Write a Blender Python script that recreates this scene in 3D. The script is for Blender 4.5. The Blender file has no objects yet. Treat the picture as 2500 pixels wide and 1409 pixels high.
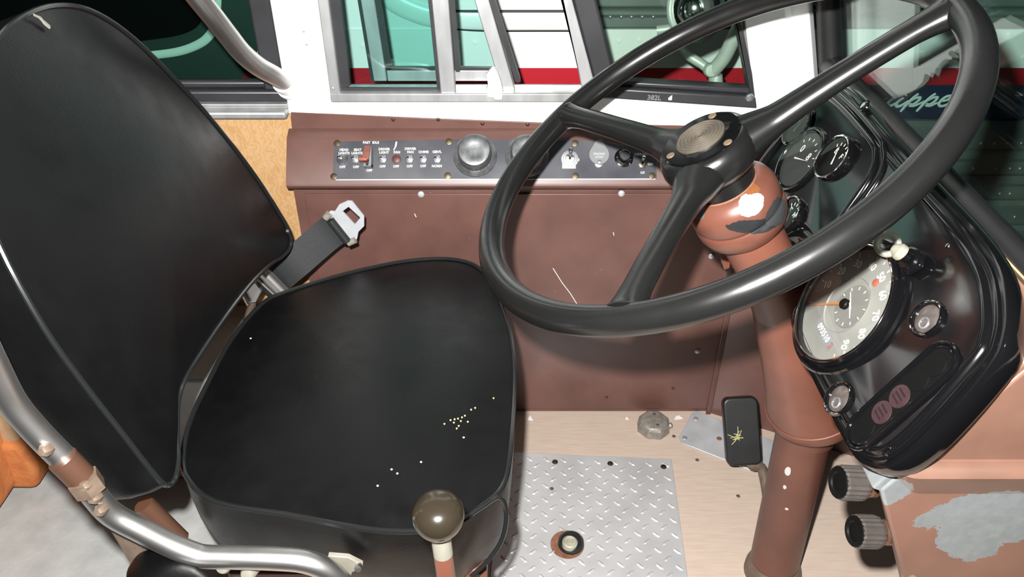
import bpy, bmesh, math, random
from mathutils import Vector, Matrix
random.seed(7)
S = bpy.context.scene
COL = S.collection
# ------------------------------------------------------------------ camera
PITCH = math.radians(35.0); CAM = Vector((0, 0, 1.15)); FPX = 1944.0
cd = bpy.data.cameras.new('camera'); cam = bpy.data.objects.new('camera', cd); COL.objects.link(cam)
cam.location = CAM; cam.rotation_euler = (math.pi/2 - PITCH, 0, 0)
cd.sensor_width = 36; cd.lens = FPX/2500*36; cd.clip_start = 0.01
S.camera = cam
# ------------------------------------------------------------------ world, lamps, exposure
w = bpy.data.worlds.new('garage_dark'); S.world = w; w.use_nodes = True
w.node_tree.nodes['Background'].inputs[0].default_value = (0.55, 0.62, 0.66, 1)
w.node_tree.nodes['Background'].inputs[1].default_value = 0.02
fl = bpy.data.lights.new('camera_flash', 'POINT'); fl.energy = 175; fl.shadow_soft_size = 0.011
fl.color = (1.0, 0.985, 0.96)
flo = bpy.data.objects.new('camera_flash', fl); COL.objects.link(flo)
flo.location = (-0.036, 0.06*math.sin(PITCH), 1.15 + 0.06*math.cos(PITCH))
S.view_settings.view_transform = 'Standard'; S.view_settings.look = 'None'
S.view_settings.exposure = 0.0; S.view_settings.gamma = 1.0; S.view_settings.use_curve_mapping = False

# ------------------------------------------------------------------ measuring helpers (photo direction -> point on a real surface)
def ray(px, py):
    u = (px-1250)/FPX; v = (py-704.5)/FPX
    return Vector((u, math.cos(PITCH)-v*math.sin(PITCH), -(math.sin(PITCH)+v*math.cos(PITCH))))
def onY(px, py, Y): r = ray(px, py); return CAM + r*(Y/r.y)
def onZ(px, py, z): r = ray(px, py); return CAM + r*((z-CAM.z)/r.z)
def onX(px, py, X): r = ray(px, py); return CAM + r*(X/r.x)
def onP(px, py, P, n): r = ray(px, py); return CAM + r*((P-CAM).dot(n)/r.dot(n))

# ------------------------------------------------------------------ object helpers
WM = {}
def link(o, M, parent):
    COL.objects.link(o)
    o.matrix_basis = M; WM[o.name] = M.copy()
    if parent is not None:
        o.parent = parent; o.matrix_parent_inverse = WM[parent.name].inverted()
    return o
def finish_mesh(me, mat, smooth):
    if mat: me.materials.append(mat)
    if smooth:
        me.polygons.foreach_set('use_smooth', [True]*len(me.polygons))
        try: me.set_sharp_from_angle(angle=math.radians(smooth if smooth is not True else 38))
        except Exception: pass
def mk(name, vf, mat, parent=None, smooth=True, bevel=0, seg=2, fix=True):
    vs, fs = vf
    vs = [Vector(v) for v in vs]
    lo = Vector((min(v.x for v in vs), min(v.y for v in vs), min(v.z for v in vs)))
    hi = Vector((max(v.x for v in vs), max(v.y for v in vs), max(v.z for v in vs)))
    c = (lo+hi)/2
    me = bpy.data.meshes.new(name)
    me.from_pydata([tuple(v-c) for v in vs], [], fs)
    if fix:
        bm = bmesh.new(); bm.from_mesh(me); bmesh.ops.recalc_face_normals(bm, faces=bm.faces); bm.to_mesh(me); bm.free()
    me.update()
    finish_mesh(me, mat, smooth)
    o = bpy.data.objects.new(name, me)
    link(o, Matrix.Translation(c), parent)
    if bevel:
        b = o.modifiers.new('bevel', 'BEVEL'); b.width = bevel; b.segments = seg; b.limit_method = 'ANGLE'; b.angle_limit = math.radians(40)
    return o
def local_mesh(name, vf, mat, smooth=True):
    me = bpy.data.meshes.new(name); me.from_pydata([tuple(v) for v in vf[0]], [], vf[1])
    bm = bmesh.new(); bm.from_mesh(me); bmesh.ops.recalc_face_normals(bm, faces=bm.faces); bm.to_mesh(me); bm.free()
    me.update(); finish_mesh(me, mat, smooth); return me
def inst(name, me, M, parent=None):
    return link(bpy.data.objects.new(name, me), M, parent)
def thing(name, label, cat, loc, group=None):
    o = bpy.data.objects.new(name, None); o.empty_display_size = 0.05
    link(o, Matrix.Translation(Vector(loc)), None)
    return tag(o, label, cat, group)
def tag(o, label, cat, group=None, kind=None):
    o['label'] = label; o['category'] = cat
    if group: o['group'] = group
    if kind: o['kind'] = kind
    return o
def struct(o, label=None, cat=None):
    o['kind'] = 'structure'
    if label: o['label'] = label
    if cat: o['category'] = cat
    return o
def frame(o, x, y, z=None):
    x = Vector(x).normalized(); y = Vector(y); y = (y - x*y.dot(x)).normalized(); z = x.cross(y)
    M = Matrix((x, y, z)).transposed().to_4x4(); M.translation = Vector(o); return M
def axis_frame(o, z):
    z = Vector(z).normalized(); a = Vector((1,0,0)) if abs(z.x) < .9 else Vector((0,1,0))
    x = (a - z*a.dot(z)).normalized(); y = z.cross(x)
    M = Matrix((x, y, z)).transposed().to_4x4(); M.translation = Vector(o); return M
# ------------------------------------------------------------------ shape helpers: (verts, faces)
def xf(M, vf): return [M @ Vector(v) for v in vf[0]], vf[1]
def join(*l):
    V = []; Fc = []
    for v, f in l:
        k = len(V); V += list(v); Fc += [[i+k for i in q] for q in f]
    return V, Fc
def box(lo, hi):
    (a,b,c),(d,e,f) = lo, hi
    V = [(a,b,c),(d,b,c),(d,e,c),(a,e,c),(a,b,f),(d,b,f),(d,e,f),(a,e,f)]
    return V, [[0,3,2,1],[4,5,6,7],[0,1,5,4],[1,2,6,5],[2,3,7,6],[3,0,4,7]]
def prism(poly, vec):
    n = len(poly); vec = Vector(vec); A = [Vector(p) for p in poly]
    V = A + [p+vec for p in A]
    return V, [list(range(n))[::-1], list(range(n, 2*n))] + [[i,(i+1)%n,(i+1)%n+n,i+n] for i in range(n)]
def catmull(P, m=6, closed=False):
    P = [Vector(p) for p in P]; n = len(P); out = []
    rng = range(n) if closed else range(n-1)
    for i in rng:
        if closed: a,b,c,d = P[i-1], P[i], P[(i+1)%n], P[(i+2)%n]
        else: a,b,c,d = P[max(i-1,0)], P[i], P[i+1], P[min(i+2,n-1)]
        for k in range(m):
            t = k/m
            out.append(.5*((2*b)+(c-a)*t+(2*a-5*b+4*c-d)*t*t+(3*b-a-3*c+d)*t**3))
    if not closed: out.append(P[-1])
    return out
def tube(path, r, n=12, closed=False, caps=True, flat=None):
    P = [Vector(p) for p in path]; N = len(P)
    R = r if isinstance(r, (list, tuple)) else [r]*N
    T = []
    for i in range(N):
        if closed: t = P[(i+1)%N]-P[i-1]
        else: t = P[min(i+1,N-1)]-P[max(i-1,0)]
        T.append(t.normalized())
    a = Vector((0,0,1)) if abs(T[0].z) < .9 else Vector((1,0,0))
    u = (a - T[0]*a.dot(T[0])).normalized(); V = []; Fc = []
    for i in range(N):
        u = (u - T[i]*u.dot(T[i])).normalized(); v = T[i].cross(u)
        for k in range(n):
            g = 2*math.pi*k/n
            off = u*math.cos(g)+v*math.sin(g)
            if flat is not None: off = off - Vector(flat[0])*(off.dot(Vector(flat[0])))*(1-flat[1])
            V.append(P[i]+off*R[i])
    for i in range(N if closed else N-1):
        j = (i+1) % N
        for k in range(n):
            l = (k+1) % n
            Fc.append([i*n+k, i*n+l, j*n+l, j*n+k])
    if caps and not closed:
        Fc.append(list(range(n))[::-1]); Fc.append([(N-1)*n+k for k in range(n)])
    return V, Fc
def lathe(prof, n=32):
    V = []; Fc = []; rings = []
    for r, z in prof:
        if r < 1e-7: rings.append([len(V)]); V.append(Vector((0,0,z)))
        else:
            rings.append(list(range(len(V), len(V)+n)))
            V += [Vector((r*math.cos(2*math.pi*k/n), r*math.sin(2*math.pi*k/n), z)) for k in range(n)]
    for A, B in zip(rings, rings[1:]):
        for k in range(n):
            l = (k+1) % n
            if len(A) == 1 and len(B) == 1: continue
            if len(A) == 1: Fc.append([A[0], B[k], B[l]])
            elif len(B) == 1: Fc.append([A[k], B[0], A[l]])
            else: Fc.append([A[k], A[l], B[l], B[k]])
    return V, Fc
def cyl(r, z0, z1, n=24): return lathe([(0,z0),(r,z0),(r,z1),(0,z1)], n)
def ring(r0, r1, z0, z1, n=32): 
    V, Fc = lathe([(r0,z0),(r1,z0),(r1,z1),(r0,z1)], n); k = 3*n
    return V, Fc + [[k+i, k+(i+1)%n, (i+1)%n, i] for i in range(n)]
def torus(R, r, n=40, m=10):
    return tube([(R*math.cos(2*math.pi*i/n), R*math.sin(2*math.pi*i/n), 0) for i in range(n)], r, m, closed=True)
def rrect(x0, y0, x1, y1, r, m=5):
    P = []
    for cx, cy, a in ((x1-r,y1-r,0),(x0+r,y1-r,90),(x0+r,y0+r,180),(x1-r,y0+r,270)):
        for k in range(m+1):
            g = math.radians(a+90*k/m); P.append((cx+r*math.cos(g), cy+r*math.sin(g)))
    return P
def text_vf(s, size, depth=0.0003, bold=0.0, align='CENTER', shear=0):
    c = bpy.data.curves.new('t', 'FONT'); c.body = s; c.size = size; c.align_x = align; c.align_y = 'CENTER'
    c.extrude = depth; c.offset = bold; c.shear = shear; c.resolution_u = 2
    o = bpy.data.objects.new('t', c); COL.objects.link(o)
    dg = bpy.context.evaluated_depsgraph_get(); me = bpy.data.meshes.new_from_object(o.evaluated_get(dg))
    V = [v.co.copy() for v in me.vertices]; Fc = [list(p.vertices) for p in me.polygons]
    bpy.data.objects.remove(o); bpy.data.curves.remove(c); bpy.data.meshes.remove(me)
    return V, Fc
def noisy_fill(poly, rings, fn):
    """closed loop poly (list of Vector) filled by rings shrinking to the centroid; fn(s, v)->Vector offset"""
    n = len(poly); c = sum(poly, Vector())/n; V = []; Fc = []
    for s in rings:
        if s == 0: V.append(c + fn(0, c))
        else: V += [c+(p-c)*s + fn(s, p) for p in poly]
    base = 1
    for k in range(n): Fc.append([0, base+k, base+(k+1)%n])
    for i in range(1, len(rings)-1):
        a = 1+(i-1)*n; b = a+n
        for k in range(n):
            l = (k+1) % n; Fc.append([a+k, b+k, b+l, a+l])
    return V, Fc, 1+(len(rings)-2)*n

# ------------------------------------------------------------------ materials
def new_mat(name):
    m = bpy.data.materials.new(name); m.use_nodes = True
    return m, m.node_tree.nodes, m.node_tree.links, m.node_tree.nodes['Principled BSDF']
def mat(name, col, rough=.5, metal=0, var=0, vscale=8, bump=0, bscale=60, spec=.5, coat=0, stretch=None, col2=None, detail=4, world=False, rvar=0):
    m, N, L, P = new_mat(name)
    P.inputs['Base Color'].default_value = (*col, 1); P.inputs['Roughness'].default_value = rough
    P.inputs['Metallic'].default_value = metal; P.inputs['Specular IOR Level'].default_value = spec
    if coat: P.inputs['Coat Weight'].default_value = coat; P.inputs['Coat Roughness'].default_value = .08
    src = None
    if var or bump or col2 or rvar:
        if world:
            g = N.new('ShaderNodeNewGeometry'); src = g.outputs['Position']
        else:
            g = N.new('ShaderNodeTexCoord'); src = g.outputs['Object']
        if stretch:
            mp = N.new('ShaderNodeMapping'); mp.inputs['Scale'].default_value = stretch; L.new(src, mp.inputs['Vector']); src = mp.outputs[0]
    if var or col2:
        n = N.new('ShaderNodeTexNoise'); n.inputs['Scale'].default_value = vscale; n.inputs['Detail'].default_value = detail; L.new(src, n.inputs['Vector'])
        r = N.new('ShaderNodeValToRGB')
        c2 = col2 if col2 else tuple(max(0, min(1, c*(1+var))) for c in col)
        c1 = col if col2 else tuple(c*(1-var) for c in col)
        r.color_ramp.elements[0].color = (*c1, 1); r.color_ramp.elements[1].color = (*c2, 1)
        r.color_ramp.elements[0].position = .3; r.color_ramp.elements[1].position = .7
        L.new(n.outputs['Fac'], r.inputs[0]); L.new(r.outputs[0], P.inputs['Base Color'])
    if rvar:
        n3 = N.new('ShaderNodeTexNoise'); n3.inputs['Scale'].default_value = vscale*1.7; L.new(src, n3.inputs['Vector'])
        mr = N.new('ShaderNodeMapRange'); mr.inputs['To Min'].default_value = max(0, rough-rvar); mr.inputs['To Max'].default_value = min(1, rough+rvar)
        mr.inputs['From Min'].default_value = .3; mr.inputs['From Max'].default_value = .7
        L.new(n3.outputs['Fac'], mr.inputs['Value']); L.new(mr.outputs[0], P.inputs['Roughness'])
    if bump:
        n2 = N.new('ShaderNodeTexNoise'); n2.inputs['Scale'].default_value = bscale; n2.inputs['Detail'].default_value = 5; L.new(src, n2.inputs['Vector'])
        b = N.new('ShaderNodeBump'); b.inputs['Strength'].default_value = bump; b.inputs['Distance'].default_value = .002
        L.new(n2.outputs['Fac'], b.inputs['Height']); L.new(b.outputs[0], P.inputs['Normal'])
    return m
def glass(name, tint, ior_spec=.04, rough=.0):
    m, N, L, P = new_mat(name); N.remove(P)
    out = N['Material Output']; t = N.new('ShaderNodeBsdfTransparent'); t.inputs[0].default_value = (*tint, 1)
    g = N.new('ShaderNodeBsdfGlossy'); g.inputs['Roughness'].default_value = .02; g.inputs[0].default_value = (.9,.95,.93,1)
    lw = N.new('ShaderNodeLayerWeight'); lw.inputs[0].default_value = .5
    pw = N.new('ShaderNodeMath'); pw.operation = 'POWER'; L.new(lw.outputs['Facing'], pw.inputs[0]); pw.inputs[1].default_value = 5
    f = N.new('ShaderNodeMath'); f.operation = 'MULTIPLY_ADD'; L.new(pw.outputs[0], f.inputs[0]); f.inputs[1].default_value = .7; f.inputs[2].default_value = .03
    mx = N.new('ShaderNodeMixShader'); L.new(f.outputs[0], mx.inputs[0]); L.new(t.outputs[0], mx.inputs[1]); L.new(g.outputs[0], mx.inputs[2])
    L.new(mx.outputs[0], out.inputs[0]); return m
def chipped(name, col, rough, chips, metal_col=(.30,.32,.325), speck=.0, wear=0.0, var=.18):
    """painted metal; chips = [(center, (rx,ry,rz))] world-space patches where the paint has come off"""
    m, N, L, P = new_mat(name)
    g = N.new('ShaderNodeNewGeometry'); pos = g.outputs['Position']
    n1 = N.new('ShaderNodeTexNoise'); n1.inputs['Scale'].default_value = 14; n1.inputs['Detail'].default_value = 5; L.new(pos, n1.inputs['Vector'])
    r = N.new('ShaderNodeValToRGB'); r.color_ramp.elements[0].position = .3; r.color_ramp.elements[1].position = .72
    r.color_ramp.elements[0].color = (*[c*(1-var) for c in col], 1); r.color_ramp.elements[1].color = (*[c*(1+var) for c in col], 1)
    L.new(n1.outputs['Fac'], r.inputs[0]); paint = r.outputs[0]
    fac = None
    def add(f):
        nonlocal fac
        if fac is None: fac = f
        else:
            mm = N.new('ShaderNodeMath'); mm.operation = 'MAXIMUM'; L.new(fac, mm.inputs[0]); L.new(f, mm.inputs[1]); fac = mm.outputs[0]
    if chips:
        n2 = N.new('ShaderNodeTexNoise'); n2.inputs['Scale'].default_value = 45; n2.inputs['Detail'].default_value = 6; n2.inputs['Roughness'].default_value = .65; L.new(pos, n2.inputs['Vector'])
    over = []
    for ch in chips:
        c, rad = ch[0], ch[1]
        s = N.new('ShaderNodeVectorMath'); s.operation = 'SUBTRACT'; s.inputs[1].default_value = tuple(c); L.new(pos, s.inputs[0])
        d = N.new('ShaderNodeVectorMath'); d.operation = 'DIVIDE'; d.inputs[1].default_value = tuple(rad); L.new(s.outputs[0], d.inputs[0])
        ln = N.new('ShaderNodeVectorMath'); ln.operation = 'LENGTH'; L.new(d.outputs[0], ln.inputs[0])
        a = N.new('ShaderNodeMath'); a.operation = 'MULTIPLY_ADD'; L.new(n2.outputs['Fac'], a.inputs[0]); a.inputs[1].default_value = 1.3; L.new(ln.outputs['Value'], a.inputs[2])
        c_ = N.new('ShaderNodeMath'); c_.operation = 'LESS_THAN'; L.new(a.outputs[0], c_.inputs[0]); c_.inputs[1].default_value = 1.65
        if len(ch) > 2: over.append((c_.outputs[0], ch[2]))
        else: add(c_.outputs[0])
    if speck:
        v = N.new('ShaderNodeTexVoronoi'); v.inputs['Scale'].default_value = 26; L.new(pos, v.inputs['Vector'])
        l1 = N.new('ShaderNodeMath'); l1.operation = 'LESS_THAN'; L.new(v.outputs['Distance'], l1.inputs[0]); l1.inputs[1].default_value = speck
        add(l1.outputs[0])
    P.inputs['Roughness'].default_value = rough
    for f_, c3 in over:
        mo = N.new('ShaderNodeMix'); mo.data_type = 'RGBA'; L.new(f_, mo.inputs[0]); L.new(paint, mo.inputs[6]); mo.inputs[7].default_value = (*c3, 1); paint = mo.outputs[2]
    if fac is not None:
        n4 = N.new('ShaderNodeTexNoise'); n4.inputs['Scale'].default_value = 90; L.new(pos, n4.inputs['Vector'])
        r2 = N.new('ShaderNodeValToRGB'); r2.color_ramp.elements[0].color = (*[c*.8 for c in metal_col], 1); r2.color_ramp.elements[1].color = (*[min(1,c*1.25) for c in metal_col], 1)
        L.new(n4.outputs['Fac'], r2.inputs[0])
        mx = N.new('ShaderNodeMix'); mx.data_type = 'RGBA'; L.new(fac, mx.inputs[0]); L.new(paint, mx.inputs[6]); L.new(r2.outputs[0], mx.inputs[7])
        L.new(mx.outputs[2], P.inputs['Base Color'])
        mr = N.new('ShaderNodeMath'); mr.operation = 'MULTIPLY'; L.new(fac, mr.inputs[0]); mr.inputs[1].default_value = .55; L.new(mr.outputs[0], P.inputs['Metallic'])
        b = N.new('ShaderNodeBump'); b.invert = True; b.inputs['Strength'].default_value = .4; b.inputs['Distance'].default_value = .001; L.new(fac, b.inputs['Height']); L.new(b.outputs[0], P.inputs['Normal'])
    else:
        L.new(paint, P.inputs['Base Color'])
    return m

M = {}
M['vinyl'] = mat('black_vinyl', (.0026,.0027,.0029), .36, spec=.30, bump=.10, bscale=420, var=.15, vscale=20, rvar=.05)
M['piping'] = mat('black_piping', (.010,.011,.011), .18)
M['wheel'] = mat('black_wheel_plastic', (.007,.007,.007), .27, rvar=.05, vscale=10, bump=.02, bscale=60)
M['gloss'] = mat('black_gloss_paint', (.003,.003,.0034), .12, spec=.5, coat=.5)
M['rubber'] = mat('black_rubber', (.010,.010,.0105), .38, var=.3, vscale=30)
M['rubber2'] = mat('black_windshield_rubber', (.009,.009,.0095), .45, var=.2, vscale=20)
M['gasket'] = mat('grey_black_gasket', (.028,.028,.031), .4, var=.25, vscale=12)
M['white'] = mat('white_paint', (.86,.86,.85), .45, var=.02, vscale=6)
M['alu'] = mat('dull_aluminium', (.42,.425,.43), .42, metal=.6, var=.2, vscale=30, bump=.05, bscale=80, stretch=(1,1,.3))
M['steel'] = mat('brushed_steel', (.55,.54,.53), .40, metal=1, var=.08, vscale=40)
M['chrome'] = mat('chrome', (.8,.8,.8), .08, metal=1)
M['dchrome'] = mat('worn_chrome', (.30,.31,.32), .36, metal=.75, var=.3, vscale=60, rvar=.1)
M['knobmetal'] = mat('cloudy_worn_knob', (.13,.135,.14), .38, metal=.5, var=.45, vscale=70)
M['brass'] = mat('brass_screw', (.11,.085,.055), .4, metal=.9, var=.2, vscale=90)
M['ply'] = mat('plywood', (.445,.345,.28), .6, col2=(.50,.405,.335), vscale=7, stretch=(3,30,2), bump=.05, bscale=25, world=True, detail=8)
M['greyfloor'] = mat('grey_vinyl_floor', (.36,.365,.355), .42, col2=(.46,.465,.45), vscale=22, bump=.25, bscale=110, world=True)
M['gold'] = None
M['navyplate'] = mat('dark_switch_plate', (.030,.031,.042), .33, col2=(.075,.076,.085), vscale=9, world=True, rvar=.08)
M['ink'] = mat('white_ink', (.50,.50,.48), .6)
M['redplastic'] = mat('red_plastic', (.28,.075,.045), .4, var=.15, vscale=60)
M['browncover'] = mat('red_brown_cover', (.16,.06,.045), .4, var=.3, vscale=60)
M['redink'] = mat('dark_maroon_ink', (.012,.005,.006), .5)
M['redled'] = mat('dark_red_lens', (.085,.022,.020), .5, var=.2, vscale=90)
M['greycover'] = mat('grey_cover', (.16,.165,.17), .45, var=.1, vscale=60)
M['knobbrown'] = mat('dark_olive_knob', (.016,.0125,.008), .2, var=.1, vscale=20)
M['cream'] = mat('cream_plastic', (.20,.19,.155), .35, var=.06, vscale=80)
M['dial'] = mat('grey_dial', (.165,.165,.150), .6, var=.08, vscale=25)
M['dial2'] = mat('grey_subdial', (.125,.125,.115), .6, var=.08, vscale=40)
M['dialgrey'] = mat('dark_grey_dial', (.022,.024,.023), .5)
M['dialblack'] = mat('black_dial', (.003,.0031,.0031), .45, spec=.15)
M['dialink'] = mat('pale_dial_ink', (.5,.49,.42), .6)
M['orange'] = mat('orange_needle', (.36,.10,.015), .5)
M['maroon'] = mat('maroon_lens', (.030,.015,.017), .35, var=.15, vscale=200)
M['lens'] = mat('pale_lens', (.06,.05,.046), .15, var=.3, vscale=120)
M['medal'] = mat('grey_brown_medallion', (.066,.055,.042), .45, var=.12, vscale=80)
M['tan'] = mat('tan_screw', (.13,.088,.055), .5, var=.1, vscale=80)
M['rust'] = mat('rust', (.13,.05,.025), .8, col2=(.22,.10,.06), vscale=90)
M['tanrubber'] = mat('tan_rubber_button', (.30,.29,.22), .5, var=.2, vscale=120)
M['puck'] = mat('grey_cast_metal', (.24,.22,.19), .45, metal=.3, var=.25, vscale=90, bump=.2, bscale=200)
M['tread'] = mat('diamond_plate_metal', (.52,.52,.525), .42, metal=.45, col2=(.62,.62,.62), vscale=14, world=True, rvar=.08)
M['plate'] = mat('grey_metal_plate', (.46,.47,.49), .4, metal=.3, var=.1, vscale=30)
M['pedalarm'] = mat('worn_pedal_arm', (.11,.078,.056), .5, var=.25, vscale=60)
M['yellowscuff'] = mat('yellow_scuff', (.36,.36,.16), .7)
M['flake'] = mat('white_paint_flake', (.75,.74,.72), .6)
M['dirt'] = mat('dark_dirt', (.06,.05,.045), .8)
M['crumb'] = mat('yellow_crumb', (.55,.48,.22), .7)
M['belt'] = mat('black_webbing', (.010,.011,.012), .55, bump=.2, bscale=700)
M['ridged'] = mat('grey_brown_ridged_knob', (.058,.050,.045), .35, var=.15, vscale=60)
M['copper'] = mat('coppery_washer', (.15,.075,.048), .35, metal=.6)
M['buswhite'] = mat('bus_white_paint', (.80,.81,.79), .35, var=.02, vscale=5)
M['busred'] = mat('bus_red_stripe', (.44,.010,.022), .4)
M['busnavy'] = mat('bus_navy_stripe', (.012,.022,.055), .4)
M['busrib'] = mat('bus_fluted_siding', (.22,.245,.235), .38, metal=.5, var=.12, vscale=10)
M['buslight'] = mat('bus_script_letters', (.62,.68,.66), .5)
M['busdark'] = mat('bus_dark_green_panel', (.030,.045,.042), .45, var=.15, vscale=5)
M['busblack'] = mat('bus_black_glass', (.004,.004,.005), .2)
M['busline'] = mat('bus_seam_black', (.02,.02,.02), .6)
M['rivet'] = mat('siding_rivet', (.40,.43,.42), .3, metal=.7)
M['concrete'] = mat('garage_concrete', (.12,.12,.115), .8, var=.2, vscale=4)
M['mirrorarm'] = mat('grey_mirror_arm', (.42,.43,.40), .45, metal=.2, var=.1, vscale=30)
M['orangeseat'] = mat('orange_upholstery', (.42,.12,.03), .8, col2=(.55,.20,.06), vscale=40, bump=.5, bscale=160)
M['tanseat'] = mat('tan_upholstery', (.42,.28,.16), .8, var=.15, vscale=40, bump=.4, bscale=160)
M['glass_side'] = glass('green_side_glass', (.825,.945,.925))
M['glass_front'] = glass('green_front_glass', (.85,.92,.883))
M['glass_rear'] = glass('dark_green_glass', (.707,.86,.81))
M['glass_wind'] = glass('green_windshield_glass', (.83,.94,.905))
M['clear'] = glass('clear_gauge_glass', (.95,.95,.94))
# gold swirled upholstery board
m, N, L, P = new_mat('gold_swirl_board'); M['gold'] = m
g = N.new('ShaderNodeNewGeometry'); n0 = N.new('ShaderNodeTexNoise'); n0.inputs['Scale'].default_value = 16; n0.inputs['Distortion'].default_value = 2.5; n0.inputs['Detail'].default_value = 8
L.new(g.outputs['Position'], n0.inputs['Vector'])
wv = N.new('ShaderNodeTexWave'); wv.inputs['Scale'].default_value = 30; wv.inputs['Distortion'].default_value = 14; wv.inputs['Detail'].default_value = 4; wv.inputs['Detail Scale'].default_value = 2.2; L.new(g.outputs['Position'], wv.inputs['Vector'])
mm = N.new('ShaderNodeMath'); mm.operation = 'MULTIPLY_ADD'; L.new(wv.outputs['Fac'], mm.inputs[0]); mm.inputs[1].default_value = .35
m3 = N.new('ShaderNodeMath'); m3.operation = 'MULTIPLY'; L.new(n0.outputs['Fac'], m3.inputs[0]); m3.inputs[1].default_value = .75; L.new(m3.outputs[0], mm.inputs[2])
r = N.new('ShaderNodeValToRGB'); r.color_ramp.elements[0].color = (.385,.22,.085,1); r.color_ramp.elements[1].color = (.46,.285,.14,1); r.color_ramp.elements[0].position = .28; r.color_ramp.elements[1].position = .75
L.new(mm.outputs[0], r.inputs[0]); L.new(r.outputs[0], P.inputs['Base Color']); P.inputs['Roughness'].default_value = .55
BROWN = (.112, .053, .043)
M['brown'] = chipped('brown_wall_paint', BROWN, .42, [
    ], speck=.022)
M['browndash'] = chipped('brown_dash_paint', (.152,.079,.056), .4, [
    (onY(2450,1262,.505), (.078,.03,.040)), (onY(2375,1300,.51), (.04,.03,.034)), (onY(2165,1195,.505), (.024,.06,.022)), (onY(2185,1385,.535), (.014,.05,.030))], speck=.03)
M['browncol'] = chipped('brown_column_paint', (.132,.046,.029), .38, [], speck=.018)

# =================================================================== SETTING
YW = 1.24                                   # inner face of the side wall
o = struct(mk('floor', box((-2.2,.2,-.03),(-.42,1.24,0)), M['greyfloor']), 'grey textured vinyl floor behind the driver seat', 'floor')
o = struct(mk('floor', box((-.42,.2,-.03),(1.0,1.24,.001)), M['ply']), 'pale plywood floor around the pedals', 'floor')
o = struct(mk('trim_1', box((-.80,1.02,0),(-.372,1.24,.245)), M['greyfloor'], bevel=.006), 'grey ledge along the wall beside the seat', 'ledge')
# gold board and window ledge
struct(mk('wall_left_lower', box((-2.2,1.24,0),(-.366,1.28,.632)), M['gold']), 'gold swirl-patterned wall board beside the seat back', 'wall board')
def bar(name, xb, zb, xt, zt, ztop, Y0, Y1, m, parent=None, bevel=.0015):
    """upright member; xb=(l,r) at height zb, xt=(l,r) at height zt, carried on to ztop"""
    k = (ztop-zb)/(zt-zb)
    a, b = xb[0]+(xt[0]-xb[0])*k, xb[1]+(xt[1]-xb[1])*k
    return mk(name, prism([(xb[0],Y0,zb),(xb[1],Y0,zb),(b,Y0,ztop),(a,Y0,ztop)], (0,Y1-Y0,0)), m, parent, bevel=bevel)
ZT = 1.34
wl = struct(mk('wall_left', box((-.366,YW,.56),(.56,YW+.04,.661)), M['white'], bevel=.003), 'white painted window sill above the brown console', 'wall')
struct(bar('trim_2', (-.367,-.294), .632, (-.367,-.294), .816, ZT, YW-.004, YW+.05, M['white'], bevel=.004), 'white painted pillar between the two side windows', 'pillar')
for (x,y) in ((742,76),(749,108)):
    p = onY(x,y,YW-.004); mk('rivet', xf(axis_frame(p,(0,-1,0)), lathe([(.0024,0),(.002,.001),(0,.0015)],10)), M['alu'], bpy.data.objects['trim_2'])
# front corner post: side face + angled face
def lean(x0, dx, z): return x0 - .292*(z-.642) + dx
V = []; 
for z in (.56, ZT):
    V += [Vector((lean(.400,0,z),YW-.003,z)), Vector((lean(.400,.062,z),YW-.003,z)), Vector((lean(.400,.078,z),YW+.018,z)), Vector((lean(.400,.098,z),YW-.006,z)), Vector((lean(.400,.112,z),YW+.02,z)), Vector((lean(.400,.112,z),YW+.06,z)), Vector((lean(.400,0,z),YW+.06,z))]
n = 7
struct(mk('trim_3', (V, [list(range(n))[::-1], list(range(n,2*n))]+[[i,(i+1)%n,(i+1)%n+n,i+n] for i in range(n)]), M['white'], smooth=20, bevel=.003), 'white painted front corner post behind the steering wheel', 'pillar')
struct(mk('wall_left', box((-2.2,YW,ZT),(.30,YW+.05,ZT+.16)), M['white']), 'white painted header above the side windows', 'wall')

# window 1: side window behind the seat
w1 = struct(thing('window_1', 'dark green side window behind the driver seat', 'window', (-.9,YW,.63)))
mk('window_sill', box((-2.2,YW-.022,.632),(-.366,YW+.03,.645)), M['alu'], w1, bevel=.004)
mk('sill_lip', box((-2.2,YW-.008,.645),(-.366,YW+.03,.653)), M['alu'], w1, bevel=.001)
mk('gasket', join(box((-2.2,YW,.653),(-.367,YW+.03,.672)), box((-2.2,YW+.012,.672),(-.367,YW+.03,.684))), M['gasket'], w1, bevel=.004)
mk('gasket', box((-.402,YW+.002,.672),(-.367,YW+.03,ZT)), M['gasket'], w1, bevel=.004)
mk('pane', box((-2.2,YW+.02,.68),(-.40,YW+.024,ZT)), M['glass_rear'], w1)

# window 2: sliding driver's window, aluminium
w2 = struct(thing('window_2', "driver's sliding window in a dull aluminium frame, partly open", 'window', (-.1,YW,.66)))
mk('frame_stile', prism([(-.294,YW-.006,.655),(-.277,YW-.006,.655),(-.277,YW-.006,ZT),(-.294,YW-.006,ZT)], (0,.04,0)), M['alu'], w2, bevel=.002)
bar('frame_stile', (.112,.135), .68, (.0765,.0915), .816, ZT, YW-.006, YW+.034, M['alu'], w2)
mk('frame_sill', box((-.294,YW-.008,.656),(.135,YW+.034,.671)), M['alu'], w2, bevel=.002)
mk('track', box((-.277,YW+.012,.671),(.115,YW+.016,.678)), M['alu'], w2)
mk('gasket', prism([(-.277,YW+.004,.671),(-.262,YW+.004,.680),(-.262,YW+.004,ZT),(-.277,YW+.004,ZT)], (0,.012,0)), M['gasket'], w2)
mk('gasket', box((-.277,YW+.003,.671),(-.115,YW+.006,.677)), M['gasket'], w2)
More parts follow.
